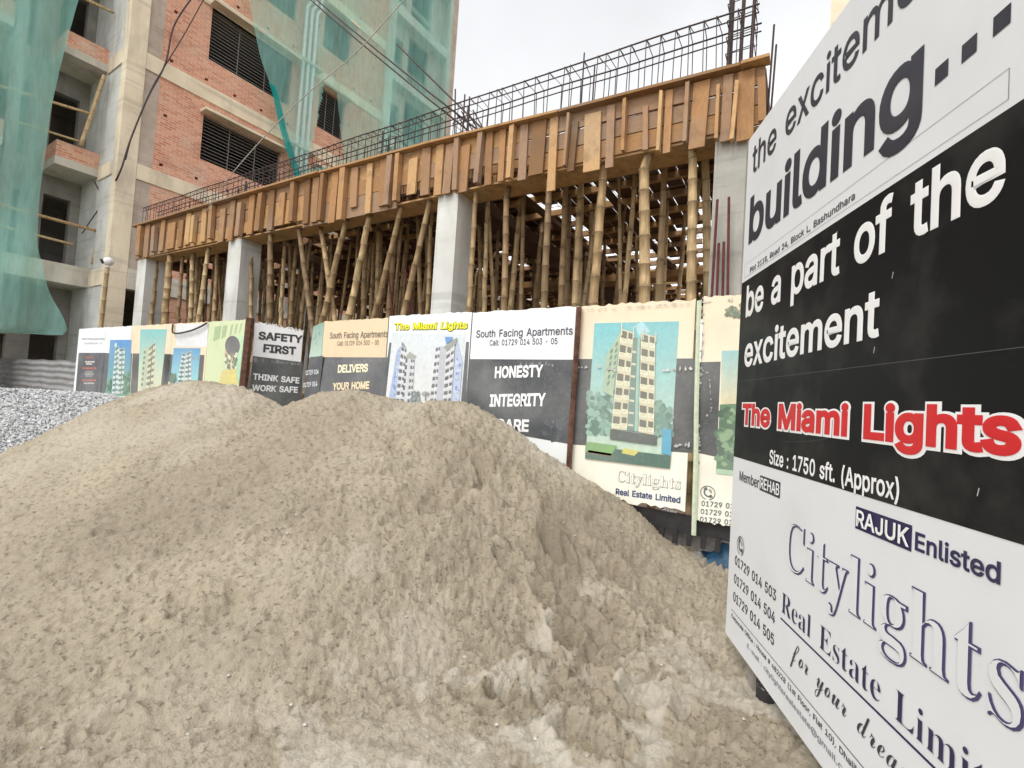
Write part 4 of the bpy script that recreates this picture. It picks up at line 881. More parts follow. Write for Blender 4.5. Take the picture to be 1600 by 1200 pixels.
mb.box((-26.2, -3.3, 0), (-26.0, 20.5, 26.5)); mb.box((-30, 20.3, 0), (-19.42, 20.6, 27))
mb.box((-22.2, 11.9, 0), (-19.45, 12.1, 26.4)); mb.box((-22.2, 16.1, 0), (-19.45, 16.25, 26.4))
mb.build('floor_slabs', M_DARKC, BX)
for z, ze in ((8.1, 0.78), (11.72, 0.75), (15.2, 0.75), (18.8, .75)):
    for y0, y1 in ((4.56, 5.66), (0.6, 3.4)):
        mb = MB(); mb.box((-22.2, y0, z), (-20.7, y1, z + 0.26)); bl = mb.build('balcony', M_CONCW, BX)
        mb = MB(); mb.box((-20.83, y0 + 0.01, z + 0.263), (-20.72, y1 - 0.003, z + ze)); mb.box((-22.2, y0 + 0.01, z + 0.263), (-20.835, y0 + 0.12, z + ze))
        mb.build('parapet', M_BRICK, bl)
mb = MB(); mb.box((-22.4, -4, 4.35), (-20.7, 5.658, 4.98)); mb.build('floor_edge', M_CONCW, BX)
for i, (a, b, c, d) in enumerate(wins):
    mb = MB(); P = BB.shift(0.12)
    for x0, x1, y0, y1 in ((a, a + .04, c, d), (b - .04, b, c, d), (a, b, c, c + .04), (a, b, d - .04, d)):
        mb.fbox(yb(x0), yb(x1), 0, 0.03, y0, y1, 0, P)
    for k in (1, 2): mb.fbox(yb(a + (b - a) * k / 3) - .015, yb(a + (b - a) * k / 3) + .015, 0.0, 0.03, c + .041, d - .041, 0, P)
    w_ = mb.build('window', M_GRILLE, BX)
    mb = MB(); z = c + 0.12
    while z < d - 0.08:
        mb.fbox(yb(a + .042), yb(b - .042), -0.02, -0.003, z, z + 0.018, 0, P); z += 0.125
    mb.build('grille', M_GRILLE, w_)
    mb = MB(); mb.fbox(yb(a - .12), yb(b + .15), -0.42, 0.0, d + 0.03, d + 0.12, 0, BB); mb.build('sunshade', M_CREAMC, BX)
for y in (11.42, 11.66, 11.9):
    mb = MB(); x = -18.78
    mb.tube([(x, y, 4.6), (x, y, 17.55), (x, y + .16, 17.85), (x, y + .16, 27)], 0.065, 8)
    mb.build('drain_pipe', M_PVC, BX, smooth=True)
for z in (15.2, 11.5, 18.7):
    mb = MB(); mb.box((-18.94, 11.05, z), (-18.66, 12.3, z + 0.1)); mb.build('ledge', M_CONCW, BX)

# safety nets
def yr(z):
    return float(np.interp(z, [2.45, 2.6, 2.84, 4.06, 5.37, 6.94, 9.35, 11.3, 13.3, 16], [3.6, 4.95, 5.1, 4.6, 4.26, 4.2, 4.25, 4.46, 4.66, 4.9]))
rows = []
for i in range(70):
    z = 2.45 + (15.5 - 2.45) * i / 69; row = []
    for j in range(60):
        t = j / 59; y = -1.5 + (yr(z) + 1.5) * t
        x = -20.25 + 0.10 * math.sin(y * 5.2 + 0.5 * math.sin(z * .7)) + 0.08 * math.sin(z * 1.1 + y) + (0.05 * math.sin(y * 13) if z < 5 else 0.02 * math.sin(y * 11))
        row.append((x, y, z + (0.07 * math.sin(y * 2.1) if i == 0 else 0)))
    rows.append(row)
mb = MB(); mb.grid(rows)
tag(mb.build('safety_net', M_NETL, smooth=True), 'green debris net hanging over the balconies with a loose flared bottom', 'safety net')
NE = thing('safety_net', (-18.55, 15, 9), 'pale green debris net draped over the pipes and the right part of the brick face', 'safety net')
def yl(z): return float(np.interp(z, [9.6, 10.5, 12.0, 12.9, 14.0, 16.0, 18.5, 28], [11.75, 11.3, 10.6, 10.2, 9.6, 8.85, 8.2, 8.0]))
hole = [BB.shift(-0.45).uz(*p) for p in ((504, 131), (524, 148), (541, 262), (478, 262), (494, 200))]
def inside(u, z, pg):
    r_ = False
    for i in range(len(pg)):
        (x1, y1), (x2, y2) = pg[i - 1], pg[i]
        if (y1 > z) != (y2 > z) and u < (x2 - x1) * (z - y1) / (y2 - y1) + x1: r_ = not r_
    return r_
mb = MB(); NZ, NY = 150, 130
for i in range(NZ):
    z = 8.0 + 20.0 * i / (NZ - 1)
    for j in range(NY):
        t = j / (NY - 1); y0 = yl(z); y = y0 + (20.15 - y0) * t
        x = -18.5 + 0.06 * math.sin(y * 3.1 + .4 * math.sin(z)) + 0.05 * math.sin(z * .9 + y * .5)
        if 11.1 < y < 12.4: x = max(x, -18.58 + 0.02)
        mb.v.append((x, y, z))
for i in range(NZ - 1):
    for j in range(NY - 1):
        b = i * NY + j
        c = [(mb.v[b][k] + mb.v[b + NY + 1][k]) / 2 for k in range(3)]
        if inside(yb(c[1]), c[2], hole): continue
        mb.f.append((b, b + 1, b + NY + 1, b + NY)); mb.m.append(0); mb.c.append([(1, 1, 1)] * 4)
mb.build('net_sheet', M_NETR, NE, smooth=True)
mb = MB(); rows = []
for i in range(40):
    z = 9.3 + (13.2 - 9.3) * i / 39; w_ = 0.16 + 0.10 * (1 - i / 39)
    rows.append([(-18.42 + 0.06 * math.sin(k * 2.2 + i * .2), yl(z) - w_ * (1 - k / 6) * 1.6 + .06, z) for k in range(7)])
mb.grid(rows); mb.build('gathered_edge', M_HEM, NE, smooth=True)

# poles, camera, loose cables on that side
def pole(name, a, b, r, label, cat, group=None, m=None):
    mb = MB(); A = Vector(a); B_ = Vector(b); L = (B_ - A).length; n = max(4, int(L / 0.35))
    pts = []; rs = []; cl = []
    for i in range(n):
        for t, k in ((0.0, 1.0), (0.44, 1.0), (0.5, 1.16), (0.56, 1.0)):
            pts.append(A.lerp(B_, (i + t) / n)); rs.append(r * k); cl.append(0.6 if k > 1 else 1.0)
    pts.append(B_); rs.append(r); cl.append(1.0)
    mb.tube(pts, rs, 7, cols=cl)
    return tag(mb.build(name, m or M_BAMB, smooth=True), label, cat, group)
PX = Plane((-20.2, 0, 0), (0, 1, 0))
def pxp(px, py, x=-20.45):
    u, z = Plane((x, 0, 0), (0, 1, 0)).uz(px, py); return (x, u, z)
gS = 'scaffold poles lashed to the brick block'
pole('scaffold_pole', pxp(-30, 312), pxp(160, 363), 0.05, 'longest pale bamboo scaffold pole, just above the ground floor slab and across the green net', 'bamboo pole', gS)
pole('scaffold_pole', pxp(-30, 345), pxp(114, 382), 0.04, 'lowest brown scaffold pole, ending at the upright just above the slab edge', 'bamboo pole', gS)
pole('scaffold_pole', pxp(-20, 128), pxp(142, 178), 0.045, 'pale scaffold pole sloping past the upper balcony underside', 'bamboo pole', gS)
pole('scaffold_pole', pxp(20, 188), pxp(128, 222), 0.035, 'thin dark scaffold pole just above the lower balcony parapet', 'bamboo pole', gS)
pole('scaffold_pole', pxp(128, -4), pxp(178, 20), 0.045, 'short pale scaffold pole at the topmost balcony, top left', 'bamboo pole', gS)
pole('scaffold_pole', pxp(163, 118), pxp(126, 228), 0.06, 'leaning upright bamboo standing on the lower brick balcony', 'bamboo pole', gS)
pole('scaffold_pole', pxp(157, 358), pxp(145, 413), 0.06, 'short bamboo upright standing on the ground floor slab by the wall', 'bamboo pole', gS)
CP = Plane((0, 5.0, 0), (1, 0, 0))
u0, z0 = CP.uz(159, 500); u1, z1 = CP.uz(168, 418)
kx = (u1 - u0) / (z1 - z0)
pole('camera_pole', CP.pt(u0 - kx * z0, 0), CP.pt(u1, z1), 0.055, 'tall yellow bamboo pole carrying a security camera behind the leftmost hoarding panels', 'bamboo pole')
cc = thing('security_camera', CP.pt(u1, z1), 'white dome security camera on top of the yellow bamboo pole', 'camera')
mb = MB(); c = Vector(CP.pt(u1 + .02, z1 + 0.17))
rows = []
for i in range(9):
    a = math.pi * (i / 8 - 0.5)
    rows.append([(c.x + 0.13 * math.cos(a) * math.cos(k * math.pi / 6), c.y + 0.13 * math.cos(a) * math.sin(k * math.pi / 6), c.z + 0.12 * math.sin(a)) for k in range(13)])
mb.grid(rows); mb.build('housing', M_CAMW, cc, smooth=True)
mb = MB(); mb.tube([c + Vector((-.03, -0.10, -0.01)), c + Vector((-0.05, -0.155, -0.04))], [0.075, 0.06], 10); mb.build('lens', M_BLACK, cc)
mb = MB(); mb.tube([Vector(CP.pt(u1, z1 + .002)), c + Vector((0, 0, -0.1))], [0.05, 0.035], 8); mb.build('mount', M_CAMW, cc)
def cable(name, pts, r, label, m=None, cat='cable', group=None, n=5):
    P = [Vector(p) for p in pts]; out = []
    for i in range(len(P) - 1):
        p0 = P[max(i - 1, 0)]; p1 = P[i]; p2 = P[i + 1]; p3 = P[min(i + 2, len(P) - 1)]
        for k in range(8):
            t = k / 8
            out.append(0.5 * ((2 * p1) + (p2 - p0) * t + (2 * p0 - 5 * p1 + 4 * p2 - p3) * t * t + (3 * p1 - p0 - 3 * p2 + p3) * t ** 3))
    out.append(P[-1])
    mb = MB(); mb.tube(out, r, n)
    return tag(mb.build(name, m or M_CABLE, smooth=True), label, cat, group)
q8 = lambda px, py: pxp(px, py, -18.7)
gC = 'cables hanging down the corner of the brick block'
cable('power_cable', [q8(303, -8), q8(272, 40), q8(258, 100), q8(232, 150), q8(205, 215), q8(190, 262), (-18.9, 5.6, 7.6)], 0.026, 'thicker black cable sagging across the brick corner from the top', None, 'cable', gC)
cable('power_cable', [q8(322, -8), q8(290, 50), q8(262, 96), q8(236, 140), q8(209, 204), q8(196, 250)], 0.017, 'thinner black cable that starts further right and joins the thick one', None, 'cable', gC)
cable('power_cable', [(-20.6, 5.55, 7.9), pxp(158, 315, -20.5), pxp(138, 350, -20.5), pxp(128, 365, -20.5)], 0.018, 'thin dark cable crossing the pale cross wall below the lower balcony', None, 'cable', gC)
# ------------------------------------------------------------------ concrete frame under construction
FB = thing('concrete_frame_building', bpt(-8.8, 4, 0), 'one storey grey concrete frame under construction behind the printed hoarding', 'building')
def su(px, py, d=0.0): return BF.shift(d).uz(px, py)
ZT, ZS = 5.40, 4.74
def zt_(u): return float(np.interp(u, [-16, -8, -4.6, -2.2, 0], [5.61, 5.58, 5.52, 5.39, 5.38]))                            # top and underside of the edge beam formwork
cols_u = [(su(1113, 300)[0], su(1163, 300)[0]), (su(681, 330)[0], su(712, 330)[0]), (su(353, 400)[0], su(373, 400)[0]), (su(211, 430)[0], su(224, 430)[0])]
for ua, ub in cols_u:
    for d in (0.04, 5.2, 10.2):
        mb = MB(); mb.fbox(ua, ub, d, d + 0.46, 0, ZS - 0.005)
        if d < 1: mb.fbox(ua + .002, ua + .03, d - .004, d, 0, ZS - .01)
        mb.build('column', M_CONCG if ua > -2 else M_CONC, FB)
UL, UR = cols_u[3][0] - 0.12, cols_u[0][1] + 0.16
# deck formwork
DK = thing('deck_formwork', bpt(-8.8, 6, 4.8), 'dark gappy plank deck propped on bamboo over the ground floor, sky showing through its gaps', 'formwork')
rd = random.Random(21)
mb = MB(); u = UL + 0.5
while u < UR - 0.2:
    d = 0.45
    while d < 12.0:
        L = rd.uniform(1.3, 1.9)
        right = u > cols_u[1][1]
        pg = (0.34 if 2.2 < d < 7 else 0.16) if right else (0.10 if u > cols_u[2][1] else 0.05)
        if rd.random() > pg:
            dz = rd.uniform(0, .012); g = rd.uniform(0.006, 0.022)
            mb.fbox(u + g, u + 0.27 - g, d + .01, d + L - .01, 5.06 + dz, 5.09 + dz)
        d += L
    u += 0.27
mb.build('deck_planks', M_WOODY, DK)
d = 0.75
while d < 12:
    mb = MB()
    u = UL + .3
    while u < UR - .2:
        L = min(rd.uniform(2.8, 3.8), UR - .2 - u); z = 4.955 + rd.uniform(-.012, .012)
        mb.fbox(u, u + L - .02, d, d + .07, z, z + 0.10, t2=0); u += L
    mb.build('joist', M_WOODH, DK); d += 0.62
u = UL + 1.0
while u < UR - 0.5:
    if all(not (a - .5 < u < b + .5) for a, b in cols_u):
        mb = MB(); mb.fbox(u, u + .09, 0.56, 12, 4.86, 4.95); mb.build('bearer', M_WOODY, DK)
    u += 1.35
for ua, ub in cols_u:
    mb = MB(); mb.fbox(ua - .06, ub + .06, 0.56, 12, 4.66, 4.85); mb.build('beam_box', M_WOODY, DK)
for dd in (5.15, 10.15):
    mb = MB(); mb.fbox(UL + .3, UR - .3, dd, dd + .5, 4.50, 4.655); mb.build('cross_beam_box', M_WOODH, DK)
# edge beam formwork
EB = thing('edge_beam_formwork', bpt(-8.8, 0, ZS), 'long orange brown plank formwork of the front edge beam with nailed upright cleats', 'formwork')
hgt = (ZT - ZS) / 3
for r in range(3):
    u = UL + rd.uniform(0, .3) * 0; k = 0
    while u < UR - 0.05:
        L = rd.uniform(1.9, 2.9)
        if u + L > UR - 1.0: L = UR - u
        z0 = ZS + r * hgt + rd.uniform(-.008, .008); sl = rd.uniform(-.02, .02)
        if r == 0:
            z0 += rd.choice((0, 0, 0.04, -0.05, -.1))
            if rd.random() < 0.22 and L < 2.9: u += L; continue
        dz = rd.uniform(-.007, .012)
        a, b = u + .005, u + L - .005; k0 = z0 - ZS - r * hgt + .004
        la, lb = ZS + r * (zt_(a) - ZS) / 3 + k0, ZS + r * (zt_(b) - ZS) / 3 + k0; ta, tb = ZS + (r + 1) * (zt_(a) - ZS) / 3 - .004, ZS + (r + 1) * (zt_(b) - ZS) / 3 - .004 + sl * .3
        mb = MB(); mb.hexa([bpt(a, -0.003 + dz, la), bpt(b, -0.003 + dz, lb), bpt(b, .03 + dz, lb), bpt(a, .03 + dz, la), bpt(a, -0.003 + dz, ta), bpt(b, -0.003 + dz, tb), bpt(b, .03 + dz, tb), bpt(a, .03 + dz, ta)])
        mb.build('side_board', M_WOODH, EB); u += L
mb = MB(); u = UL - .05
while u < UR:
    L = min(rd.uniform(2.2, 3.2), UR + .05 - u)
    j = -0.13 + rd.uniform(-.015, .015); b = u + L - .01; p, q = zt_(u) + .005, zt_(b) + .005
    mb.hexa([bpt(u, j, p), bpt(b, j, q), bpt(b, .02, q), bpt(u, .02, p), bpt(u, j, p + .035), bpt(b, j, q + .035), bpt(b, .02, q + .035), bpt(u, .02, p + .035)]); u += L
mb.build('top_board', M_WOODH, EB)
mb = MB(); mb.fbox(UL, UR, 0.035, 0.50, ZS - .035, ZS - .008); mb.build('soffit_board', M_WOODH, EB)
mb = MB(); mb.fbox(UL + .2, UR - .2, 0.51, 0.545, ZS - .03, 5.36); mb.build('inner_board', M_WOODH, EB)
for i in range(4):
    mb = MB(); mb.fbox(UR - .03, UR, 0.04 + i * 1.5, 1.5 + i * 1.5, ZS + .05, ZT - .02); mb.build('end_board', M_WOODY, EB)
# cleats: centre px, width px, bottom px, along the photograph's run of the beam
clt = [(1031, 5, 240, 1), (1042, 11, 240, 0), (1093, 25, 230, 0), (1134, 15, 221, 0), (1162, 26, 219, 0), (1187, 12, 190, 0), (816, 12, 282, 0), (840, 22, 272, 0), (861, 12, 299, 0), (888, 4, 262, 1), (896, 10, 268, 0),
       (923, 25, 267, 0), (951, 12, 263, 0), (762, 10, 290, 0), (751, 7, 288, 1), (724, 16, 300, 0), (714, 7, 300, 1), (701, 12, 302, 0), (685, 11, 305, 0), (664, 13, 305, 0), (645, 13, 298, 0), (622, 6, 316, 1),
       (610, 8, 322, 1), (597, 10, 322, 0), (575, 8, 334, 0), (553, 10, 318, 0), (536, 8, 345, 1), (521, 10, 348, 0), (505, 5, 346, 1), (492, 9, 347, 0), (478, 8, 350, 0), (459, 6, 348, 1), (440, 8, 352, 0), (423, 8, 360, 0), (409, 6, 362, 1),
       (392, 8, 366, 0), (377, 6, 370, 1), (362, 7, 376, 0), (347, 8, 378, 0), (332, 5, 374, 1), (318, 7, 378, 0), (305, 4, 379, 1), (294, 7, 382, 0), (283, 6, 386, 0), (268, 11, 388, 0), (254, 6, 392, 0), (243, 5, 394, 1), (229, 7, 402, 0), (220, 6, 400, 1),
       (783, 9, 284, 0), (800, 7, 281, 1), (975, 5, 240, 1), (1006, 8, 236, 0), (1072, 6, 226, 1), (1120, 5, 222, 1), (1149, 6, 222, 1)]
for x, w, yb_, kind in clt:
    ua, _ = su(x - w / 2, yb_); ub, zb = su(x + w / 2, yb_)
    zb = min(max(zb, 4.3), 4.80)
    zt = zt_((ua + ub) / 2) - rd.choice((0.005, 0.01, 0.06, 0.14, 0.02))
    th_ = 0.09 if kind else 0.028
    mb = MB(); mb.fbox(ua, ub, -0.006 - th_ - .008, -0.011, zb, zt, t2=rd.uniform(-.03, .03), tilt=rd.uniform(-.015, .015))
    mb.build('cleat', M_WOODV, EB)

# reinforcement
RC = thing('rebar_cage', bpt(-8.8, 0.2, ZT), 'long rusty rebar cage of the edge beam standing above the plank formwork', 'rebar cage')
zr = 6.18
for d, z, r in ((0.06, zr, .011), (0.40, zr + .01, .011), (0.06, zr - .10, .009), (0.40, zr - .09, .009), (-0.02, ZT + .075, .010), (0.42, ZT + .06, .010)):
    pts = []
    for k in range(41):
        u = UL + .1 + (UR - UL - .2) * k / 40
        pts.append(bpt(u, d + 0.005 * math.sin(k * 1.3), z + (0 if z > 5.8 else zt_(u) - ZT) + 0.006 * math.sin(k * .9 + d * 9)))
    mb = MB(); mb.tube(pts, r, 5); mb.build('long_bar', M_REBAR, RC)
u = UL + .15; first = None
while u < UR - 0.1:
    mb = MB(); j = rd.uniform(-.05, .05); l = rd.uniform(-.05, .05)
    mb.tube([bpt(u, .05, 4.75), bpt(u + l, .05, zr + .01), bpt(u + l + j, .41, zr + .02), bpt(u + j, .41, 4.75)], 0.0065, 4)
    mb.tube([bpt(u + l, .05, zr + .008), bpt(u + l + .05, 0.12, zr - .06)], 0.0055, 4)
    mb.build('stirrup', M_REBAR, RC); u += rd.uniform(0.14, 0.21)
def bundle(name, u, d, n, z1, spread, label, seed, r=.013, lean=0.0):
    rr_ = random.Random(seed)
    t = thing(name, bpt(u, d, ZS), label, 'rebar', 'column starter bars')
    for i in range(n):
        a = u + spread * (i % 3 - 1) + rr_.uniform(-.02, .02); b = d + spread * (i // 3) ; z = z1 + rr_.uniform(-.35, .25)
        ln = lean + rr_.uniform(-.05, .05)
        mb = MB(); mb.tube([bpt(a, b, ZS + .02), bpt(a + ln * .4, b, (ZS + z) / 2), bpt(a + ln, b + rr_.uniform(-.05, .05), z)], r, 5); mb.build('bar', M_REBAR, t)
    for z in (5.7, 5.9, 6.1, 6.3):
        if z < z1 - .2:
            mb = MB(); k = spread * 1.25
            mb.tube([bpt(u - k, d - .05, z), bpt(u + k, d - .05, z + .02), bpt(u + k, d + spread * 2, z), bpt(u - k, d + spread * 2, z), bpt(u - k, d - .05, z)], .006, 4); mb.build('tie', M_REBAR, t)
    return t
bundle('starter_bars', (cols_u[0][0] + cols_u[0][1]) / 2 + .04, 0.12, 8, 7.3, 0.12, 'tallest bundle of column starter bars, at the right end of the formwork', 1, .016)
bundle('starter_bars', (cols_u[1][0] + cols_u[1][1]) / 2 + .1, 0.14, 5, 6.25, 0.13, 'starter bars above the column between the two widest bays, where the leaning bars start', 2)
bundle('starter_bars', su(586, 230)[0], 0.3, 4, 6.35, 0.15, 'starter bars left of the middle of the cage, against the green net', 3)
bundle('starter_bars', (cols_u[2][0] + cols_u[2][1]) / 2, 0.14, 4, 6.2, 0.13, 'starter bars above the second column from the left', 4)
for px, zt, lb in ((894, 6.5, 'taller lone thin bar sticking up from the middle of the cage'), (912, 6.25, 'shorter lone thin bar beside the taller one in the cage')):
    mb = MB(); u = su(px, 150)[0]; mb.tube([bpt(u, .3, 5.1), bpt(u + .005, .3, zt)], .011, 5)
    tag(mb.build('lone_bar', M_REBAR), lb, 'rebar')
for k, (px, zt) in enumerate(((1192, 6.05), (1197, 5.8))):
    mb = MB(); u = su(px, 80)[0] + .05; mb.tube([bpt(u, .3, 4.8), bpt(u + .03, .3, zt)], .012, 5)
    tag(mb.build('lone_bar', M_REBAR), ('taller' if k == 0 else 'shorter') + ' loose bar beyond the right end of the formwork, beside the sign board', 'rebar')
# long bars leaning over the deck
LP = BF.shift(0.75)
for k, (a, b, lb) in enumerate((((752, 207), (497, 0), 'upper of the two long black bars leaning out of the top of the picture'), ((742, 212), (491, 3), 'lower of the two long black bars leaning out of the top of the picture'),
                                ((757, 204), (620, 69), 'shorter leaning bar that ends against the green net'))):
    u0, z0 = LP.uz(*a); u1, z1 = LP.uz(*b)
    ext = 1.18 if k < 2 else 1.0
    mb = MB(); A = Vector(LP.pt(u0, z0)); B_ = Vector(LP.pt(u1, z1)); A = A + (A - B_).normalized() * .35
    B2 = A + (B_ - A) * ext
    mid = A.lerp(B2, .5) - Vector((0, 0, 0.10 if k < 2 else 0.02))
    pts = [A.lerp(mid, t / 4).lerp(mid.lerp(B2, t / 4), t / 4) for t in range(5)]
    mb.tube(pts, .017, 6); tag(mb.build('leaning_bar', M_REBAR, smooth=True), lb, 'rebar', 'long bars leaning over the deck')
for k in range(4):
    A = Vector(LP.pt(*LP.uz(712 + k * 9, 175 - k))); B_ = Vector(LP.pt(*LP.uz(735 + k * 8, 214 - k * 2)))
    mb = MB(); mb.tube([A, A.lerp(B_, 1.25)], .012, 5); tag(mb.build('bent_bar', M_REBAR), 'short bent bar in the tangle where the leaning bars meet the formwork', 'rebar', 'short bent bars at the foot of the leaning bars')
# slab mat above the deck
mb = MB()
for k in range(52): mb.tube([bpt(UL + .5, .5 + k * .225, 5.14), bpt(UR - .3, .5 + k * .225, 5.14)], .006, 3, cap=False)
for k in range(70): mb.tube([bpt(UL + .5 + k * .225, .5, 5.153), bpt(UL + .5 + k * .225, 12, 5.153)], .006, 3, cap=False)
tag(mb.build('slab_mat', M_REBAR), 'rebar mesh lying over the deck planks, seen through the gaps', 'rebar mesh', None, 'stuff')
# rear of the plot
RW = BF.shift(13.2)
mb = MB(); mb.fbox(-19, 1.5, 0, 0.25, 0, 2.3, 0, RW)
tag(mb.build('rear_wall', M_BRICK), 'shaded brick wall closing the back of the building plot', 'wall')

# bamboo props
def bamboo_mesh(seed):
    r_ = random.Random(seed); L = 4.8; z = 0.0; pts = []; rs = []; cl = []
    R0 = r_.uniform(.047, .06); bx, by = r_.uniform(-.05, .05), r_.uniform(-.05, .05); zig = 0
    def P_(z): return (bx * math.sin(z / L * math.pi) + zig, by * math.sin(z / L * math.pi * 1.3), z)
    while z < L:
        st = r_.uniform(.26, .38); r = R0 * (1 - 0.32 * z / L)
        for dz, k, c in ((0, 1.0, 1.0), (st * .5, .965, 1.0), (st - .03, 1.0, .9), (st - .014, 1.17, .5), (st - .004, 1.12, .62)):
            if z + dz < L: pts.append(P_(z + dz)); rs.append(r * k); cl.append(c)
        zig = r_.uniform(-.008, .008); z += st
    pts.append((0, 0, L)); rs.append(R0 * .68); cl.append(.8)
    mb = MB(); mb.tube(pts, rs, 9, cols=cl)
    return mb.build('bamboo_prop', M_BAMB, smooth=True, local=True)
protos = [bamboo_mesh(i) for i in range(7)]
usedp = [False] * 7
cnt = 0
def prop(A, B_, sc, label, group):
    global cnt
    i = cnt % 7; cnt += 1
    if usedp[i]:
        o = protos[i].copy(); COL.objects.link(o)
    else:
        o = protos[i]; usedp[i] = True
    A = Vector(A); B_ = Vector(B_); d = B_ - A
    o.location = A
    q_ = d.to_track_quat('Z', 'Y')
    o.rotation_mode = 'QUATERNION'; o.rotation_quaternion = q_
    o.scale = (sc, sc, d.length / 4.8)
    tag(o, label, 'bamboo prop', group)
def front(pb, pt_, d, sc, label, group='front bamboo props under the edge beam'):
    P = BF.shift(d)
    ub, zb = P.uz(*pb); ut, zt = P.uz(*pt_)
    k = (ut - ub) / (zt - zb)
    zt2 = ZS - .04 if d < .5 else 4.86
    prop(P.pt(ub - k * zb, 0.0), P.pt(ub + k * (zt2 - zb), zt2), sc, label, group)
ORD = ['leftmost', 'second', 'third', 'fourth', 'fifth', 'sixth', 'seventh', 'eighth', 'ninth', 'tenth', 'eleventh', 'twelfth', 'thirteenth', 'fourteenth', 'fifteenth', 'sixteenth']
bays = [
    ('right bay',
     [((735, 480), (743, 305), .15, .8), ((757, 480), (764, 300), .6, .95), ((783, 478), (796, 282), .2, .95), ((815, 476), (818, 300), .7, .8), ((848, 475), (858, 265), .12, 1.15), ((876, 475), (888, 270), .7, 1.0), ((900, 475), (908, 260), .8, 1.0),
      ((925, 472), (944, 262), .15, 1.2), ((976, 472), (990, 280), .9, .9), ((1000, 470), (1014, 238), .12, 1.35), ((1030, 470), (1038, 250), .7, 1.05), ((1080, 470), (1081, 238), .15, 1.35), ((1104, 467), (1106, 250), .6, 1.1)]),
    ('middle bay',
     [((395, 505), (392, 378), .3, .9), ((424, 505), (423, 365), .12, 1.2), ((440, 505), (447, 370), .7, 1.1), ((457, 510), (462, 360), .9, .95), ((488, 505), (466, 352), .15, 1.2), ((520, 500), (500, 350), .25, 1.2), ((503, 502), (538, 346), .13, 1.2), ((541, 497), (577, 340), .14, 1.25),
      ((570, 492), (572, 340), .8, 1.1), ((584, 492), (626, 322), .12, 1.15), ((612, 490), (618, 330), .9, 1.1), ((629, 492), (674, 308), .12, 1.15), ((655, 488), (652, 320), .7, 1.0), ((670, 488), (668, 320), .9, 1.0)]),
    ('left bay',
     [((238, 507), (247, 388), .3, .95), ((260, 507), (267, 385), .14, 1.6), ((280, 506), (287, 382), .3, 1.1), ((293, 506), (304, 380), .25, 1.1), ((305, 505), (309, 380), .7, 1.1), ((313, 505), (328, 374), .15, 1.2), ((336, 503), (341, 380), .6, 1.0)])]
for nm, lst in bays:
    for k, (pb, pt_, d, sc) in enumerate(lst):
        lean = (pt_[0] - pb[0]) / (pb[1] - pt_[1])
        w = 'bamboo prop leaning left' if lean < -.08 else ('bamboo prop leaning right' if lean > .15 else 'upright bamboo prop')
        front(pb, pt_, d, sc * 1.12, '%s, %s in the front row of the %s' % (w, ORD[k] if k == 0 else ORD[k] + ' from left', nm))
rd = random.Random(77)
placed = 0
for i in range(600):
    if placed >= 235: break
    u = rd.uniform(UL + .3, UR - .2); d = rd.uniform(1.2, 11.5) if rd.random() < .6 else rd.uniform(.9, 2.6)
    if any(a - .15 < u < b + .15 and abs(((d + .5) % 5) - .6) < .6 for a, b in cols_u): continue
    A = bpt(u, d, 0); B_ = bpt(u + rd.gauss(0, .26), d + rd.gauss(0, .2), 4.95)
    prop(A, B_, rd.uniform(.65, 1.15), 'shaded bamboo prop standing behind the front row, under the plank deck', 'shaded bamboo props under the deck'); placed += 1
# red oxide bars leaning on the right-hand column
for k, (xb, xt, yt) in enumerate(((1112, 1121, 312), (1120, 1123, 380), (1129, 1131, 378), (1137, 1139, 308))):
    P = BF.shift(-.08); ub, zb = P.uz(xb, 465); ut, zt = P.uz(xt, yt); kk = (ut - ub) / (zt - zb)
    mb = MB(); mb.tube([P.pt(ub - kk * zb, 0), P.pt(ut, zt)], .016, 6)
    tag(mb.build('red_bar', M_REDBAR), '%s dark red steel bar standing against the rightmost grey column' % ORD[k].replace('second', 'second from left').replace('third', 'third from left').replace('fourth', 'rightmost'), 'steel bar', 'dark red bars at the right column')
for k, (xb, xt) in enumerate(((613, 606), (640, 633), (645, 640))):
    P = BF.shift(.7); ub, zb = P.uz(xb, 488); ut, zt = P.uz(xt, 415); kk = (ut - ub) / (zt - zb)
    mb = MB(); mb.tube([P.pt(ub - kk * zb, 0), P.pt(ut, zt)], .016, 6)
    tag(mb.build('red_bar', M_REDBAR), '%s of the dark red steel bars standing among the leaning props of the middle bay' % ORD[k].replace('second', 'middle').replace('third', 'rightmost'), 'steel bar', 'dark red bars in the middle bay')
P = BF.shift(-.4)
cable('thin_rope', [P.pt(*P.uz(640, -10)), P.pt(*P.uz(553, 85)), P.pt(*P.uz(460, 165)), P.pt(*P.uz(362, 272)), bpt(su(330, 320)[0], -.1, 5.44)], .009, 'thin pale rope running diagonally from the top down to the plank formwork', M_ROPE, 'rope')
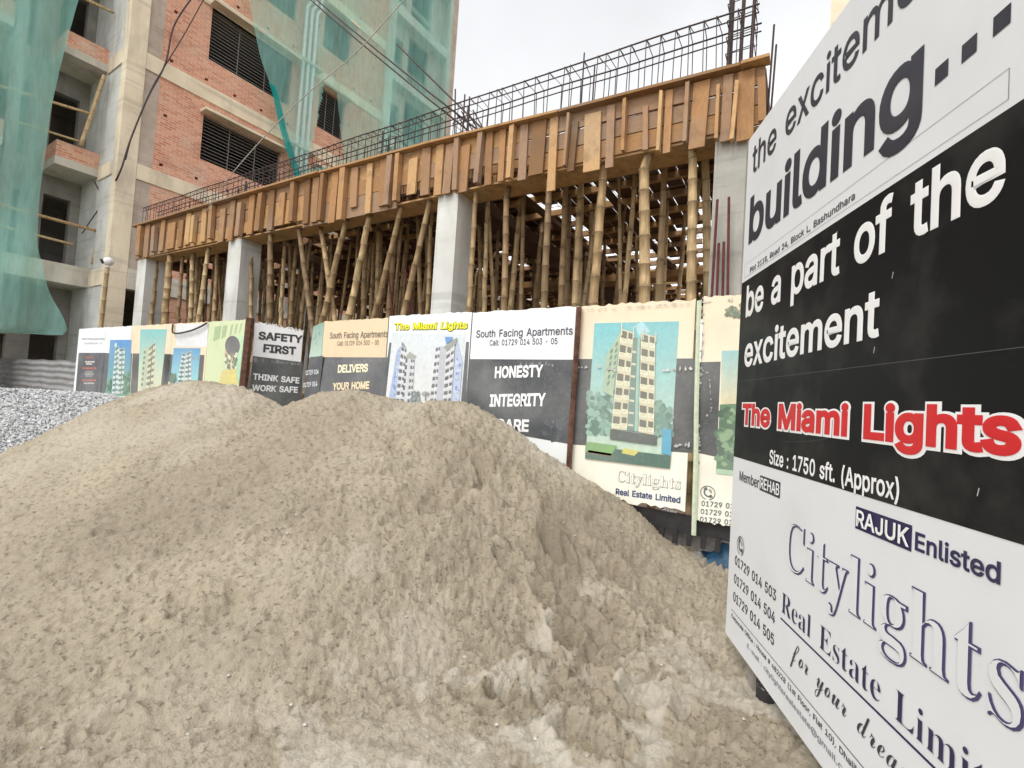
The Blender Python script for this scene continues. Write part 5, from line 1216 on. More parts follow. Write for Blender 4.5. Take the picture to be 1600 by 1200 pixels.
# building beyond the sign board
FBD = thing('beige_building', (10, 24, 0), 'narrow slice of a beige building rising behind the top of the sign board', 'building')
Pf = Plane((0, 22, 0), (1, 0, 0))
uL, _ = Pf.uz(1297, 40)
mb = MB(); hl = [(uL + 1.0 + k * 3, uL + 2.4 + k * 3, z, z + 1.6, .2, 1) for k in range(3) for z in (5, 8.5, 12, 15.5, 19, 22.5)]
wall(mb, Pf, uL, uL + 11, 0, 26, hl)
mb.poly([Pf.pt(uL, 0), Pf.pt(uL, 26), Pf.pt(uL, 26, -9), Pf.pt(uL, 0, -9)]); mb.poly([Pf.pt(uL, 26), Pf.pt(uL + 11, 26), Pf.pt(uL + 11, 26, -9), Pf.pt(uL, 26, -9)])
mb.poly([Pf.pt(uL + 11, 0), Pf.pt(uL + 11, 26), Pf.pt(uL + 11, 26, -9), Pf.pt(uL + 11, 0, -9)])
mb.build('wall', [M_CREAMC, M_DARKC], FBD)
# ------------------------------------------------------------------ printed hoarding
CRE, WHT, BLK = rgb(226, 210, 182, 1.03), rgb(222, 226, 234), rgb(44, 44, 50)
CRE2, GRY = rgb(232, 226, 212), rgb(96, 96, 100)
def sheet(P, ua, ub, z0, z1, col, parent, seed=1, rag=.008, z1b=None, z0b=None, th_=.022, low=None):
    rd = random.Random(seed); n = 26
    z1b = z1 if z1b is None else z1b; z0b = z0 if z0b is None else z0b
    top = [(ua + (ub - ua) * i / n, z1 + (z1b - z1) * i / n + rd.uniform(-rag, rag)) for i in range(n + 1)]
    bot = [(ua + (ub - ua) * i / n, z0 + (z0b - z0) * i / n + rd.uniform(-rag, rag) * 1.5) for i in range(n, -1, -1)]
    ol = bot[::-1] + top[::-1]
    mb = MB()
    for i in range(n):                        # vertical strips keep the ragged outline clean
        a, b = bot[::-1][i], bot[::-1][i + 1]; c, d = top[i + 1], top[i]
        lo = low or col
        mb.poly([P.pt(*a), P.pt(*b), P.pt(*c), P.pt(*d)], 0, [lo, lo, col, col])
        mb.poly([P.pt(*b, -th_), P.pt(*a, -th_), P.pt(*d, -th_), P.pt(*c, -th_)], 0, (.3, .29, .27))
    for i in range(len(ol)):
        a, b = ol[i], ol[(i + 1) % len(ol)]
        mb.poly([P.pt(*b), P.pt(*a), P.pt(*a, -th_), P.pt(*b, -th_)], 0, (.55, .53, .48))
    return mb.build('sheet', M_PRINT, parent)
def tears(pic, P, pts, seed, col=(.62, .6, .56), h=.02):
    """ragged pale strips of torn vinyl along a pixel polyline"""
    rd = random.Random(seed); pic.up()
    for (a, b) in zip(pts[:-1], pts[1:]):
        A = np.array(P.uz(*a)); B_ = np.array(P.uz(*b)); L = np.hypot(*(B_ - A)); n = max(2, int(L / .035))
        dirn = (B_ - A) / L; nn = np.array([-dirn[1], dirn[0]])
        for i in range(n):
            if rd.random() < .3: continue
            c = A + (B_ - A) * (i + rd.random() * .8) / n; w = rd.uniform(.012, .04); hh = h * rd.uniform(.3, 1)
            q = [c + dirn * w * .7 + nn * hh * rd.uniform(-.2, .2), c + nn * hh, c - dirn * w * .7 + nn * rd.uniform(-.3, .3) * hh, c - nn * hh * rd.uniform(.3, .9)]
            pic.o += .00002
            k = rd.uniform(.6, 1.1)
            pic.poly([tuple(x) for x in q], tuple(v * k for v in col))
def txt(P, s_, a, b, cap, color, parent, font='s', bold=0.0, off=.0045, ref=None, shear=0.0):
    """lettering whose baseline runs from a to b on panel P, cap height in the same measure"""
    ua, za = P.uz(*a); ub, zb = P.uz(*b); _, zt = P.uz(a[0], a[1] - cap)
    return lettering(P, s_, ua, ub, za, zt, color, parent, font, bold, off, zb, shear, ref)
gP = 'printed hoarding panels'
def panel(P, xa, xb, label, z0, z1, col, seed, low=None, y=500, rag=.008, z1b=None):
    ua = P.uz(xa, y)[0]; ub = P.uz(xb, y)[0]
    t = thing('hoarding_panel', P.pt((ua + ub) / 2, z0), label, 'hoarding panel', gP)
    sheet(P, ua + .004, ub - .004, z0, z1, col, t, seed, rag, z1b, None, .022, low)
    return t, ua, ub
def tower(pic, q, fl, wallc, darkc, slabc, slot=True):
    """printed apartment tower: quad tl,tr,br,bl in panel pixels, with floors of balconies"""
    q = [np.array(pic.P.uz(*p)) for p in q]
    L = lambda a, b: tuple((q[0] * (1 - a) + q[1] * a) * (1 - b) + (q[3] * (1 - a) + q[2] * a) * b)
    pic.up(); pic.poly([L(0, 1), L(1, 1), L(1, 0), L(0, 0)], wallc)
    pic.up()
    for i in range(fl):
        a, b = (i + .10) / fl, (i + .62) / fl
        for x0, x1 in ((.06, .5), (.62, .94)):
            pic.poly([L(x0, b), L(x1, b), L(x1, a), L(x0, a)], darkc)
    pic.up()
    for i in range(fl):
        for x0, x1, a, b in ((.0, .54, .60, .92), (.60, 1.0, .52, .86)):
            a, b = (i + a) / fl, (i + b) / fl
            pic.poly([L(x0, b), L(x1, b), L(x1, a), L(x0, a)], slabc)
            pic.o += .00005
            pic.poly([L(x0 + .1, b - .10 / fl), L(x1 - .12, b - .10 / fl), L(x1 - .12, a + .05 / fl), L(x0 + .1, a + .05 / fl)], wallc)
    if slot:
        pic.up(); pic.poly([L(.5, 1), L(.6, 1), L(.6, 0), L(.5, 0)], tuple(x * .6 for x in darkc))

# --- straight run, from the right
# panel beside the sign board
t, ua, ub = panel(FR, 1097, 1215, 'cream panel half hidden behind the sign board, with phone numbers low down', .54, 2.53, CRE, 2, CRE2)
p = Pic(FR); p.ppoly([(1092, 566), (1126, 565), (1120, 714), (1084, 706)], BLK); p.up()
p.strips([(1128, 548), (1215, 546), (1212, 640), (1126, 642)], rgb(140, 196, 196), rgb(226, 206, 160), 6); p.up()
p.ppoly([(1125, 632), (1215, 628), (1210, 745), (1119, 735)], rgb(80, 120, 84)); p.blobs([(1125, 634), (1200, 630), (1195, 735), (1120, 728)], 90, .05, [rgb(62, 98, 66), rgb(100, 140, 98), rgb(130, 162, 120), rgb(50, 84, 60)], 3)
p.up(); p.ppoly([(1120, 732), (1200, 742), (1200, 748), (1119, 740)], rgb(170, 200, 165))
p.up(); p.blobs([(1130, 478), (1160, 477), (1160, 496), (1135, 494)], 30, .022, [rgb(98, 110, 86), rgb(130, 140, 110)], 6)
tears(p, FR, [(1097, 474), (1112, 471), (1150, 469)], 5, (.72, .68, .6), .025); tears(p, FR, [(1093, 576), (1108, 584), (1112, 640), (1104, 650)], 6, (.5, .49, .47), .012)
tears(p, FR, [(1096, 470), (1098, 520), (1094, 590), (1090, 640), (1092, 700), (1086, 770)], 7, (.6, .58, .54), .025)
p.build('picture', t)
for k in range(3): txt(FR, '01729 014 503' if k == 0 else '01729 014 50%d' % (3 + k), (1096 - k * 1.2, 790 + k * 12.4), (1180 - k, 798 + k * 13.0), 8, GRY, t, 's', 0.012)
def phone_icon(P, u, z, r, color, parent):
    mb = MB(); n = 28
    for i in range(n):
        if 20 <= i <= 21: continue
        a, b = 2 * math.pi * i / n, 2 * math.pi * (i + 1) / n
        mb.poly([P.pt(u + r * k * math.cos(c), z + r * k * math.sin(c), .004) for k, c in ((.9, a), (1, a), (1, b), (.9, b))])
    hs_ = []
    for i in range(13):
        a = math.radians(118 + 196 * i / 12); hs_.append((u + .15 * r + r * .62 * math.cos(a), z + .12 * r + r * .62 * math.sin(a)))
    for i in range(12):
        w = r * (.2 if i in (0, 1, 10, 11) else .10)
        (a, b), (c, d) = hs_[i], hs_[i + 1]; L = math.hypot(c - a, d - b); nx, ny = -(d - b) / L * w, (c - a) / L * w
        mb.poly([P.pt(a - nx, b - ny, .0041), P.pt(c - nx, d - ny, .0041), P.pt(c + nx, d + ny, .0041), P.pt(a + nx, b + ny, .0041)])
    for k in (.28, .46):
        for i in range(5):
            a = math.radians(-5 + 16 * i); b = math.radians(-5 + 16 * (i + 1)); w = .045
            mb.poly([P.pt(u + .05 * r + r * kk * math.cos(c), z + .1 * r + r * kk * math.sin(c), .0042) for kk, c in ((k - w, a), (k + w, a), (k + w, b), (k - w, b))])
    return mb.build('phone_symbol', ink(color), parent)
phone_icon(FR, *FR.uz(1106, 770), .062, GRY, t)
# cream panel with the big tower picture
t, ua, ub = panel(FR, 906, 1086, 'cream panel with a big picture of a pale tower under a teal sky', .60, 2.51, CRE, 3, CRE2, rag=.014)
p = Pic(FR); p.ppoly([(901, 561), (1092, 560), (1082, 708), (889, 694)], BLK); p.up()
p.strips([(929, 505), (1061, 502), (1047, 732), (915, 716)], rgb(112, 190, 196), rgb(196, 214, 190), 12); p.up()
Z6 = lambda x, y: (880 + x / 5.0, 460 + y / 5.0)
p.ppoly([Z6(560, 250), Z6(620, 205), Z6(680, 290), Z6(600, 330)], rgb(168, 214, 222)); p.up()
p.blobs([Z6(205, 770), Z6(400, 760), Z6(390, 1090), Z6(190, 1090)], 120, .045, [rgb(96, 138, 122), rgb(120, 160, 142), rgb(76, 116, 100), rgb(140, 178, 160)], 8)
p.blobs([Z6(715, 830), Z6(840, 880), Z6(845, 1090), Z6(715, 1090)], 90, .042, [rgb(96, 138, 122), rgb(120, 160, 142), rgb(76, 116, 100)], 9)
p.up(); p.ppoly([Z6(455, 285), Z6(340, 470), Z6(312, 760), Z6(390, 800)], rgb(168, 190, 160)); p.up()
for i in range(6):
    f = i / 6.0; x0 = 350 - 30 * f; y0 = 440 + 300 * f
    for k in range(2): p.ppoly([Z6(x0 + 20 + k * 42, y0 - k * 55), Z6(x0 + 40 + k * 42, y0 - 22 - k * 55), Z6(x0 + 40 + k * 40, y0 + 8 - k * 55), Z6(x0 + 20 + k * 40, y0 + 28 - k * 55)], rgb(104, 134, 116))
tower(p, [Z6(455, 268), Z6(552, 300), Z6(500, 1062), Z6(378, 1050)], 7, rgb(214, 206, 172), rgb(96, 96, 80), rgb(236, 228, 196), False)
tower(p, [Z6(612, 300), Z6(722, 330), Z6(712, 1098), Z6(590, 1075)], 7, rgb(214, 206, 172), rgb(96, 96, 80), rgb(236, 228, 196), False)
p.up(); p.ppoly([Z6(552, 335), Z6(610, 345), Z6(590, 1070), Z6(502, 1060)], rgb(104, 132, 120)); p.up()
p.ppoly([Z6(585, 345), Z6(604, 345), Z6(586, 1070), Z6(560, 1068)], rgb(150, 190, 178))
for i in range(7): p.ppoly([Z6(545 - i * 6, 440 + i * 95), Z6(575 - i * 4, 446 + i * 95), Z6(574 - i * 4, 462 + i * 95), Z6(544 - i * 6, 456 + i * 95)], rgb(214, 210, 180))
p.up()
for x in (462, 555, 628, 728): p.ppoly([Z6(x - 5, 225 + (x - 455) * .25), Z6(x + 4, 225 + (x - 455) * .25), Z6(x + 4, 320 + (x - 455) * .2), Z6(x - 5, 320 + (x - 455) * .2)], rgb(214, 214, 190))
p.ppoly([Z6(372, 1052), Z6(735, 1104), Z6(735, 1180), Z6(368, 1130)], rgb(66, 72, 70)); p.up()
p.ppoly([(916, 696), (1049, 712), (1047, 732), (915, 716)], rgb(60, 98, 84)); p.up()
p.ppoly([(917, 690), (965, 696), (955, 712), (916, 706)], rgb(118, 166, 92)); p.ppoly([(975, 700), (1000, 704), (992, 712), (972, 708)], rgb(206, 200, 100)); p.ppoly([(1036, 668), (1050, 672), (1049, 712), (1034, 708)], rgb(70, 160, 190))
p.ppoly([(920, 703), (958, 709), (957, 714), (919, 708)], rgb(120, 90, 70))
tears(p, FR, [(901, 575), (935, 573), (965, 580)], 11, (.7, .69, .66), .03); tears(p, FR, [(1035, 580), (1060, 577), (1084, 576)], 12, (.72, .7, .66), .035)
tears(p, FR, [(903, 500), (900, 560), (894, 620), (891, 690)], 13, (.66, .64, .6), .02); tears(p, FR, [(1047, 700), (1068, 694), (1084, 698)], 14, (.62, .62, .62), .04)
tears(p, FR, [(910, 484), (960, 482), (1080, 474)], 15, (.78, .72, .62), .015)
p.build('picture', t)
txt(FR, 'Citylights', (963, 752), (1064, 765), 17, rgb(150, 148, 146), t, 'r', .004)
txt(FR, 'Citylights', (962.8, 752), (1063.8, 765), 17, rgb(228, 224, 214), t, 'r', -.014, .0055)
txt(FR, 'Real Estate Limited', (962, 772), (1063, 786), 9.5, rgb(44, 58, 104), t, 's', 0.021)
txt(FR, 'Home', (1034, 797), (1058, 802), 7, rgb(150, 150, 152), t, 'c', 0)
# HONESTY INTEGRITY CARE
t, ua, ub = panel(FR, 738, 904, 'white and black panel reading HONESTY INTEGRITY CARE', .75, 2.51, WHT, 4)
p = Pic(FR); p.ppoly([(734, 561), (902, 562), (890, 694), (728, 665)], rgb(34, 38, 48)); p.up()
p.blobs([(850, 645), (884, 648), (880, 690), (845, 680)], 14, .06, [rgb(54, 58, 68), rgb(66, 70, 80), rgb(40, 44, 54)], 4)
tears(p, FR, [(812, 570), (850, 568), (866, 572)], 16, (.25, .26, .29), .04); tears(p, FR, [(866, 655), (862, 668)], 17, (.5, .5, .5), .01)
p.build('picture', t)
txt(FR, 'South Facing Apartments', (744, 527.5), (895, 522.5), 11.5, rgb(74, 78, 92), t, 's', 0.012)
txt(FR, 'Call: 01729 014 503 - 05', (765, 540), (871, 537.5), 9, rgb(74, 78, 92), t, 's', 0.009)
for s_, a, b, c in (('HONESTY', (773, 590), (848, 588), 17.5), ('INTEGRITY', (765, 634.5), (852, 633.5), 18.5), ('CARE', (775, 672), (826, 674), 18)):
    txt(FR, s_, a, b, c, rgb(232, 234, 240), t, 's', 0.033)
# two towers
t, ua, ub = panel(FR, 608, 737, 'pale panel with a yellow heading over two grey apartment towers', .75, 2.52, rgb(218, 226, 236), 5)
p = Pic(FR); Z7 = lambda x, y: (590 + x / 7.5, 480 + y / 7.5)
p.strips([Z7(170, 300), Z7(1035, 320), Z7(975, 1150), Z7(90, 1150)], rgb(212, 222, 234), rgb(226, 230, 232), 5); p.up()
for q_ in ([(140, 415), (165, 415), (85, 1150), (40, 1150)], [(1038, 405), (1072, 405), (1035, 1150), (975, 1150)]): p.ppoly([Z7(*k) for k in q_], rgb(62, 62, 70))
gw, gd, gs = rgb(204, 208, 216), rgb(84, 84, 86), rgb(226, 230, 232)
p.up(); p.ppoly([Z7(285, 440), Z7(225, 520), Z7(120, 1150), Z7(220, 1150)], rgb(160, 180, 216)); p.up()
p.blobs([Z7(255, 500), Z7(270, 500), Z7(200, 1100), Z7(150, 1100)], 40, .02, [rgb(130, 150, 196), rgb(196, 208, 230)], 2)
p.up(); p.ppoly([Z7(292, 405), Z7(342, 478), Z7(318, 520), Z7(280, 440)], rgb(132, 134, 124))
tower(p, [Z7(282, 450), Z7(345, 490), Z7(300, 1150), Z7(205, 1150)], 8, gw, gd, gs, False)
p.up(); p.ppoly([Z7(345, 540), Z7(400, 560), Z7(350, 1150), Z7(290, 1150)], gw)
for i in range(7): p.up() if i == 0 else None; p.ppoly([Z7(335 - i * 7, 600 + i * 80), Z7(357 - i * 7, 600 + i * 80), Z7(352 - i * 7, 650 + i * 80), Z7(328 - i * 7, 650 + i * 80)], rgb(70, 66, 66))
p.up(); p.ppoly([Z7(378, 520), Z7(458, 575), Z7(430, 610), Z7(330, 600)], rgb(156, 160, 150))
tower(p, [Z7(395, 600), Z7(440, 610), Z7(410, 1150), Z7(345, 1150)], 7, rgb(196, 198, 204), gd, gs, False)
p.up(); p.ppoly([Z7(930, 360), Z7(1000, 640), Z7(960, 1150), Z7(870, 1150)], rgb(178, 192, 222)); p.up()
p.blobs([Z7(940, 560), Z7(980, 660), Z7(950, 1130), Z7(905, 1130)], 40, .02, [rgb(120, 140, 190), rgb(206, 216, 234)], 5)
tower(p, [Z7(690, 470), Z7(745, 460), Z7(700, 1150), Z7(610, 1150)], 8, gw, gd, gs, False)
p.up(); p.ppoly([Z7(742, 455), Z7(815, 480), Z7(775, 1150), Z7(690, 1150)], rgb(184, 188, 196))
tower(p, [Z7(815, 480), Z7(915, 400), Z7(870, 1150), Z7(770, 1150)], 8, gw, gd, gs, False)
p.up(); p.ppoly([Z7(780, 470), Z7(940, 355), Z7(930, 430), Z7(830, 510)], rgb(146, 150, 140)); p.up(); p.ppoly([Z7(800, 350), Z7(890, 350), Z7(870, 400), Z7(812, 430)], rgb(84, 140, 206))
p.up(); p.blobs([Z7(410, 1000), Z7(500, 1000), Z7(500, 1100), Z7(410, 1100)], 40, .03, [rgb(120, 132, 130), rgb(150, 160, 160), rgb(96, 108, 108)], 12)
for k in range(9):
    a = k * .75; c = Z7(570, 1000); p.o += .00003
    p.ppoly([c, (c[0] + 7 * math.cos(a), c[1] + 4 * math.sin(a) + 2), (c[0] + 6.4 * math.cos(a + .35), c[1] + 4 * math.sin(a + .35) + 2)], rgb(84, 100, 92))
p.ppoly([Z7(565, 1000), Z7(575, 1000), Z7(575, 1100), Z7(565, 1100)], rgb(96, 100, 92))
p.build('picture', t)
txt(FR, 'The Miami Lights', (616.5, 515.5), (731, 513.5), 15, rgb(96, 92, 40), t, 's', 0.060, .004, .80)
txt(FR, 'The Miami Lights', (617.5, 515), (730, 513), 14.4, rgb(242, 222, 40), t, 's', 0.027, .0056, .76)
# DELIVERS YOUR HOME
t, ua, ub = panel(FR, 507, 607, 'cream and grey panel reading DELIVERS YOUR HOME', .8, 2.50, rgb(226, 204, 170, 1.0), 6)
p = Pic(FR); p.ppoly([(505, 558), (606, 558.5), (598, 640), (494, 640)], rgb(78, 78, 84)); p.up()
tears(p, FR, [(506, 565), (560, 566), (604, 563)], 18, (.16, .16, .17), .05); p.build('picture', t)
txt(FR, 'South Facing Apartments', (515.5, 529), (606, 526.5), 9.5, rgb(120, 112, 100), t, 's', 0.012)
txt(FR, 'Call: 01729 014 503 - 05', (527, 540), (592, 538.5), 7, rgb(140, 130, 116), t, 's', 0.009)
txt(FR, 'DELIVERS', (528, 582), (575, 580.5), 12, rgb(238, 222, 190), t, 's', 0.036)
txt(FR, 'YOUR HOME', (520, 609), (577, 607), 11, rgb(226, 208, 172), t, 's', 0.036)
# narrow leaf turned inwards
NL = Plane((FR.uz(507, 503)[0], 4.5, 0), (0.93, -0.36, 0))
t = thing('hoarding_panel', NL.pt(-.3, .8), 'narrow teal and black gate leaf turned inwards left of the DELIVERS panel', 'hoarding panel', gP)
un = NL.uz(489, 515)[0]
sheet(NL, un, -.012, .8, 2.40, rgb(150, 196, 180), t, 31, .01, 2.5)
p = Pic(NL); p.strips([(490, 510), (507, 503), (501, 556), (483, 560)], rgb(130, 176, 160), rgb(196, 222, 206), 5); p.up()
p.ppoly([(484, 558), (505, 556), (496, 640), (472, 640)], rgb(62, 64, 72)); p.blobs([(492, 520), (503, 515), (500, 535), (489, 540)], 14, .03, [rgb(96, 136, 118), rgb(120, 160, 140)], 3); p.build('picture', t)
txt(NL, '01729 014', (478, 586), (498, 584), 7, rgb(220, 224, 230), t, 's', 0.024); txt(NL, '01729 014', (474, 605), (496, 603), 7, rgb(220, 224, 230), t, 's', 0.024)
# SAFETY FIRST leaf
GL_ = Plane((-7.93, 4.30, 0), (0.40, 0.80, 0))
ua, ub = GL_.uz(398, 510)[0], GL_.uz(474, 515)[0]
t = thing('hoarding_panel', GL_.pt((ua + ub) / 2, .6), 'black and white gate leaf reading SAFETY FIRST THINK SAFE WORK SAFE', 'hoarding panel', gP)
sheet(GL_, ua, ub, .6, GL_.uz(398, 503)[1], rgb(226, 226, 228), t, 32, .02, GL_.uz(474, 516)[1])
p = Pic(GL_); p.ppoly([(395, 556), (473, 566), (470, 660), (385, 660)], rgb(34, 34, 38)); tears(p, GL_, [(396, 562), (430, 566), (472, 570)], 20, (.2, .2, .21), .06)
tears(p, GL_, [(399, 503), (440, 510), (474, 518)], 21, (.7, .68, .64), .05); tears(p, GL_, [(396, 620), (420, 628), (440, 632)], 22, (.16, .16, .17), .06); p.build('picture', t)
txt(GL_, 'SAFETY', (403.5, 529.5), (472, 535.5), 12, rgb(56, 52, 56), t, 's', 0.036)
txt(GL_, 'FIRST', (411, 549.5), (462, 554), 12.5, rgb(56, 52, 56), t, 's', 0.036)
txt(GL_, 'THINK SAFE', (395, 592.5), (467.5, 599), 9.5, rgb(232, 232, 234), t, 's', 0.030)
txt(GL_, 'WORK SAFE', (393.5, 610), (465, 613.5), 9.5, rgb(232, 232, 234), t, 's', 0.030)
# --- run beyond the gate
Z8 = lambda x, y: (110 + x / 5.333, 480 + y / 5.333)
def zz(*pts): return [Z8(*k) for k in pts]
def fl_panel(xa, xb, label, col, seed):
    return panel(FL, xa, xb, label, .6, 2.54, col, seed, None, 510)
t, ua, ub = fl_panel(326, 388, 'green poster panel of a dark haired person in yellow smelling flowers', rgb(194, 204, 166), 41)
p = Pic(FL)
for x0, x1 in ((1195, 1250), (1262, 1300), (1330, 1348), (1370, 1386), (1410, 1424)): p.ppoly(zz((x0 + 10, 165 - (x0 - 1195) * .12), (x1 + 10, 160 - (x1 - 1195) * .12), (x1 - 8, 280 - (x1 - 1195) * .35), (x0 - 5, 285 - (x0 - 1195) * .3)), rgb(160, 182, 132))
p.up(); p.strips(zz((1390, 230), (1475, 220), (1440, 640), (1380, 625)), rgb(190, 222, 176), rgb(160, 206, 176), 4); p.up()
def ell(c, rx, ry, n=18): return zz(*[(c[0] + rx * math.cos(6.2832 * i / n), c[1] + ry * math.sin(6.2832 * i / n)) for i in range(n)])
p.ppoly(zz((1262, 530), (1375, 505), (1400, 640), (1240, 640)), rgb(214, 200, 110)); p.up()
p.ppoly(ell((1330, 390), 45, 75), rgb(216, 178, 140)); p.up()
p.ppoly(ell((1352, 322), 62, 84), rgb(92, 88, 92)); p.up()
p.blobs(zz((1290, 400), (1390, 390), (1380, 510), (1300, 515)), 40, .05, [rgb(110, 122, 92), rgb(226, 222, 196), rgb(146, 150, 118), rgb(86, 100, 74)], 7)
p.build('picture', t)
t, ua, ub = fl_panel(270, 326, 'cream panel with a small blue tower picture and a dark cable looped over its top', CRE, 42)
p = Pic(FL); p.ppoly(zz((885, 140), (1150, 140), (1140, 330), (880, 330)), rgb(230, 230, 228)); p.ppoly(zz((790, 395), (1118, 398), (1100, 620), (780, 620)), rgb(84, 80, 78)); p.up()
p.strips(zz((862, 340), (1085, 342), (1060, 640), (830, 640)), rgb(74, 150, 200), rgb(150, 214, 214), 8)
for q_ in (((935, 380), (965, 390), (940, 640), (890, 640)), ((968, 380), (1010, 365), (1010, 640), (950, 640))): tower(p, zz(*q_), 7, rgb(206, 226, 220), rgb(90, 110, 110), rgb(232, 238, 232))
p.up(); p.blobs(zz((835, 560), (880, 540), (880, 640), (830, 640)), 30, .05, [rgb(80, 120, 100), rgb(60, 100, 90)], 4)
tears(p, FL, zz((1020, 420), (1080, 430), (1118, 410)), 23, (.6, .6, .58), .05); p.build('picture', t)
t, ua, ub = fl_panel(206, 270, 'cream panel with a tall faded teal tower picture reaching its top edge', CRE, 43)
p = Pic(FL); p.ppoly(zz((520, 385), (840, 390), (805, 720), (500, 720)), rgb(78, 74, 74)); p.up()
p.strips(zz((585, 185), (805, 185), (748, 720), (560, 720)), rgb(110, 190, 190), rgb(232, 222, 180), 10); p.up()
tower(p, zz((655, 340), (715, 285), (690, 720), (625, 720)), 8, rgb(208, 206, 168), rgb(110, 116, 96), rgb(226, 222, 188))
p.up(); p.ppoly(zz((612, 345), (655, 340), (625, 720), (590, 720)), rgb(190, 200, 170)); p.up()
for i in range(7): p.ppoly(zz((616 - i * 4, 365 + i * 45), (632 - i * 4, 362 + i * 45), (630 - i * 4, 385 + i * 45), (614 - i * 4, 388 + i * 45)), rgb(110, 120, 100))
p.build('picture', t)
t, ua, ub = fl_panel(166, 206, 'white and black panel with a bright blue picture of a white tower', WHT, 44)
p = Pic(FL); p.ppoly(zz((285, 380), (330, 382), (300, 740), (240, 740)), rgb(70, 70, 78)); p.ppoly(zz((500, 385), (515, 385), (495, 740), (480, 740)), rgb(70, 70, 78)); p.up()
p.strips(zz((332, 272), (510, 272), (494, 740), (296, 740)), rgb(60, 140, 206), rgb(120, 170, 130), 10); p.up()
tower(p, zz((375, 340), (408, 320), (395, 720), (345, 720)), 9, rgb(200, 224, 214), rgb(96, 130, 126), rgb(228, 238, 228)); tower(p, zz((410, 345), (458, 340), (445, 720), (396, 720)), 9, rgb(200, 224, 214), rgb(96, 130, 126), rgb(228, 238, 228))
p.up(); p.ppoly(zz((372, 300), (395, 300), (392, 330), (370, 335)), rgb(180, 214, 230)); p.blobs(zz((450, 560), (495, 540), (492, 720), (440, 720)), 30, .06, [rgb(90, 140, 100), rgb(70, 116, 90)], 5); p.blobs(zz((310, 600), (345, 620), (340, 720), (300, 720)), 20, .06, [rgb(90, 150, 120), rgb(60, 110, 90)], 6)
p.build('picture', t)
t, ua, ub = fl_panel(124, 166, 'leftmost panel, white above black with small red and white lines of print', WHT, 45)
p = Pic(FL); p.ppoly(zz((70, 380), (292, 380), (262, 740), (40, 740)), rgb(72, 72, 80)); p.up()
rd = random.Random(9)
for y, c, w in ((418, (200, 70, 60), 60), (455, (226, 220, 214), 66), (473, (226, 220, 214), 50), (508, (206, 84, 66), 110), (540, (160, 160, 160), 60), (558, (180, 180, 180), 70), (574, (150, 150, 150), 50), (610, (206, 96, 70), 110), (634, (200, 196, 190), 80)):
    x = 158 - w / 2 - (y - 418) * .02
    while x < 158 + w / 2:
        l = rd.uniform(5, 12); p.ppoly(zz((x, y - 6), (x + l, y - 6), (x + l, y + 6), (x, y + 6)), rgb(*c)); x += l + 3
p.build('picture', t)
txt(FL, 'South Facing Apartments', Z8(95, 270), Z8(286, 270), 2.6, rgb(150, 152, 158), t, 's', 0.012); txt(FL, 'Call: 01729 014 503 - 05', Z8(118, 308), Z8(262, 308), 2.4, rgb(160, 162, 168), t, 's', 0.012)
u0, z0 = FL.uz(272, 508)
cable('loose_cable', [FL.pt(*FL.uz(273, 507), .03), FL.pt(*FL.uz(276, 521), .05), FL.pt(*FL.uz(300, 518), .05), FL.pt(*FL.uz(318, 511), .05), FL.pt(*FL.uz(326, 505), .03)], .016, 'dark cable looped over the top of two cream panels left of the green poster', None, 'cable')

# posts of the hoarding and an added shadow rail
def post(P, xb, yb_, xt, yt, r, label, m, zb=0.0, off=.045):
    P = P.shift(-off)
    ub, z_ = P.uz(xb, yb_); ut, zt = P.uz(xt, yt); k = (ut - ub) / (zt - z_)
    mb = MB(); n = 6; A = Vector(P.pt(ub - k * z_, zb)); B_ = Vector(P.pt(ut, zt))
    rd = random.Random(int(xb))
    mb.tube([A.lerp(B_, i / n) + Vector((rd.uniform(-.004, .004), 0, 0)) for i in range(n + 1)], r, 6)
    return tag(mb.build('fence_post', m), label, 'post', 'posts of the hoarding')
post(FR, 889, 730, 905, 480, .03, 'rusty brown post between the HONESTY panel and the tower panel', M_RUST)
post(FL, 377, 632, 391, 497, .065, 'thick rusty post between the green poster and the gate', M_RUST)
post(FR, 1083, 815, 1092, 470, .022, 'pale greenish post right of the big tower panel', plain('pale_green_paint', rgb(196, 206, 180), .7, .3, .2, 20), .42, .03)
for x, lb in ((738, 'thin dark post left of the HONESTY panel'), (607, 'thin dark post right of the DELIVERS panel')):
    u, _ = FR.uz(x, 520); mb = MB(); mb.fbox(u - .015, u + .015, .03, .07, .0, 2.46, 0, FR); tag(mb.build('fence_post', M_RUST), lb, 'post', 'posts of the hoarding')
mb = MB(); mb.fbox(-8.0, .4, .03, .08, .40, .56, 0, FR.shift(.02)); tag(mb.build('shadow_rail', M_BLACK), 'dark rail added as shadow under the two rightmost hoarding panels', 'rail')  # black strip standing in for the shadow below the panels
mb = MB()
for x in np.arange(-1.2, -.3, .12): mb.fbox(float(x), float(x) + .04, .02, .05, .30, .42, 0, FR)
tag(mb.build('toothed_bracket', M_BLACK), 'row of short black teeth hanging under the rail beside the sign board', 'bracket')
mb = MB(); mb.bar((-2.3, 4.62, .42), (-.2, 4.75, .26), .06, .12); tag(mb.build('timber_plank', M_OLDW), 'weathered grey timber lying below the rightmost hoarding panels', 'timber')
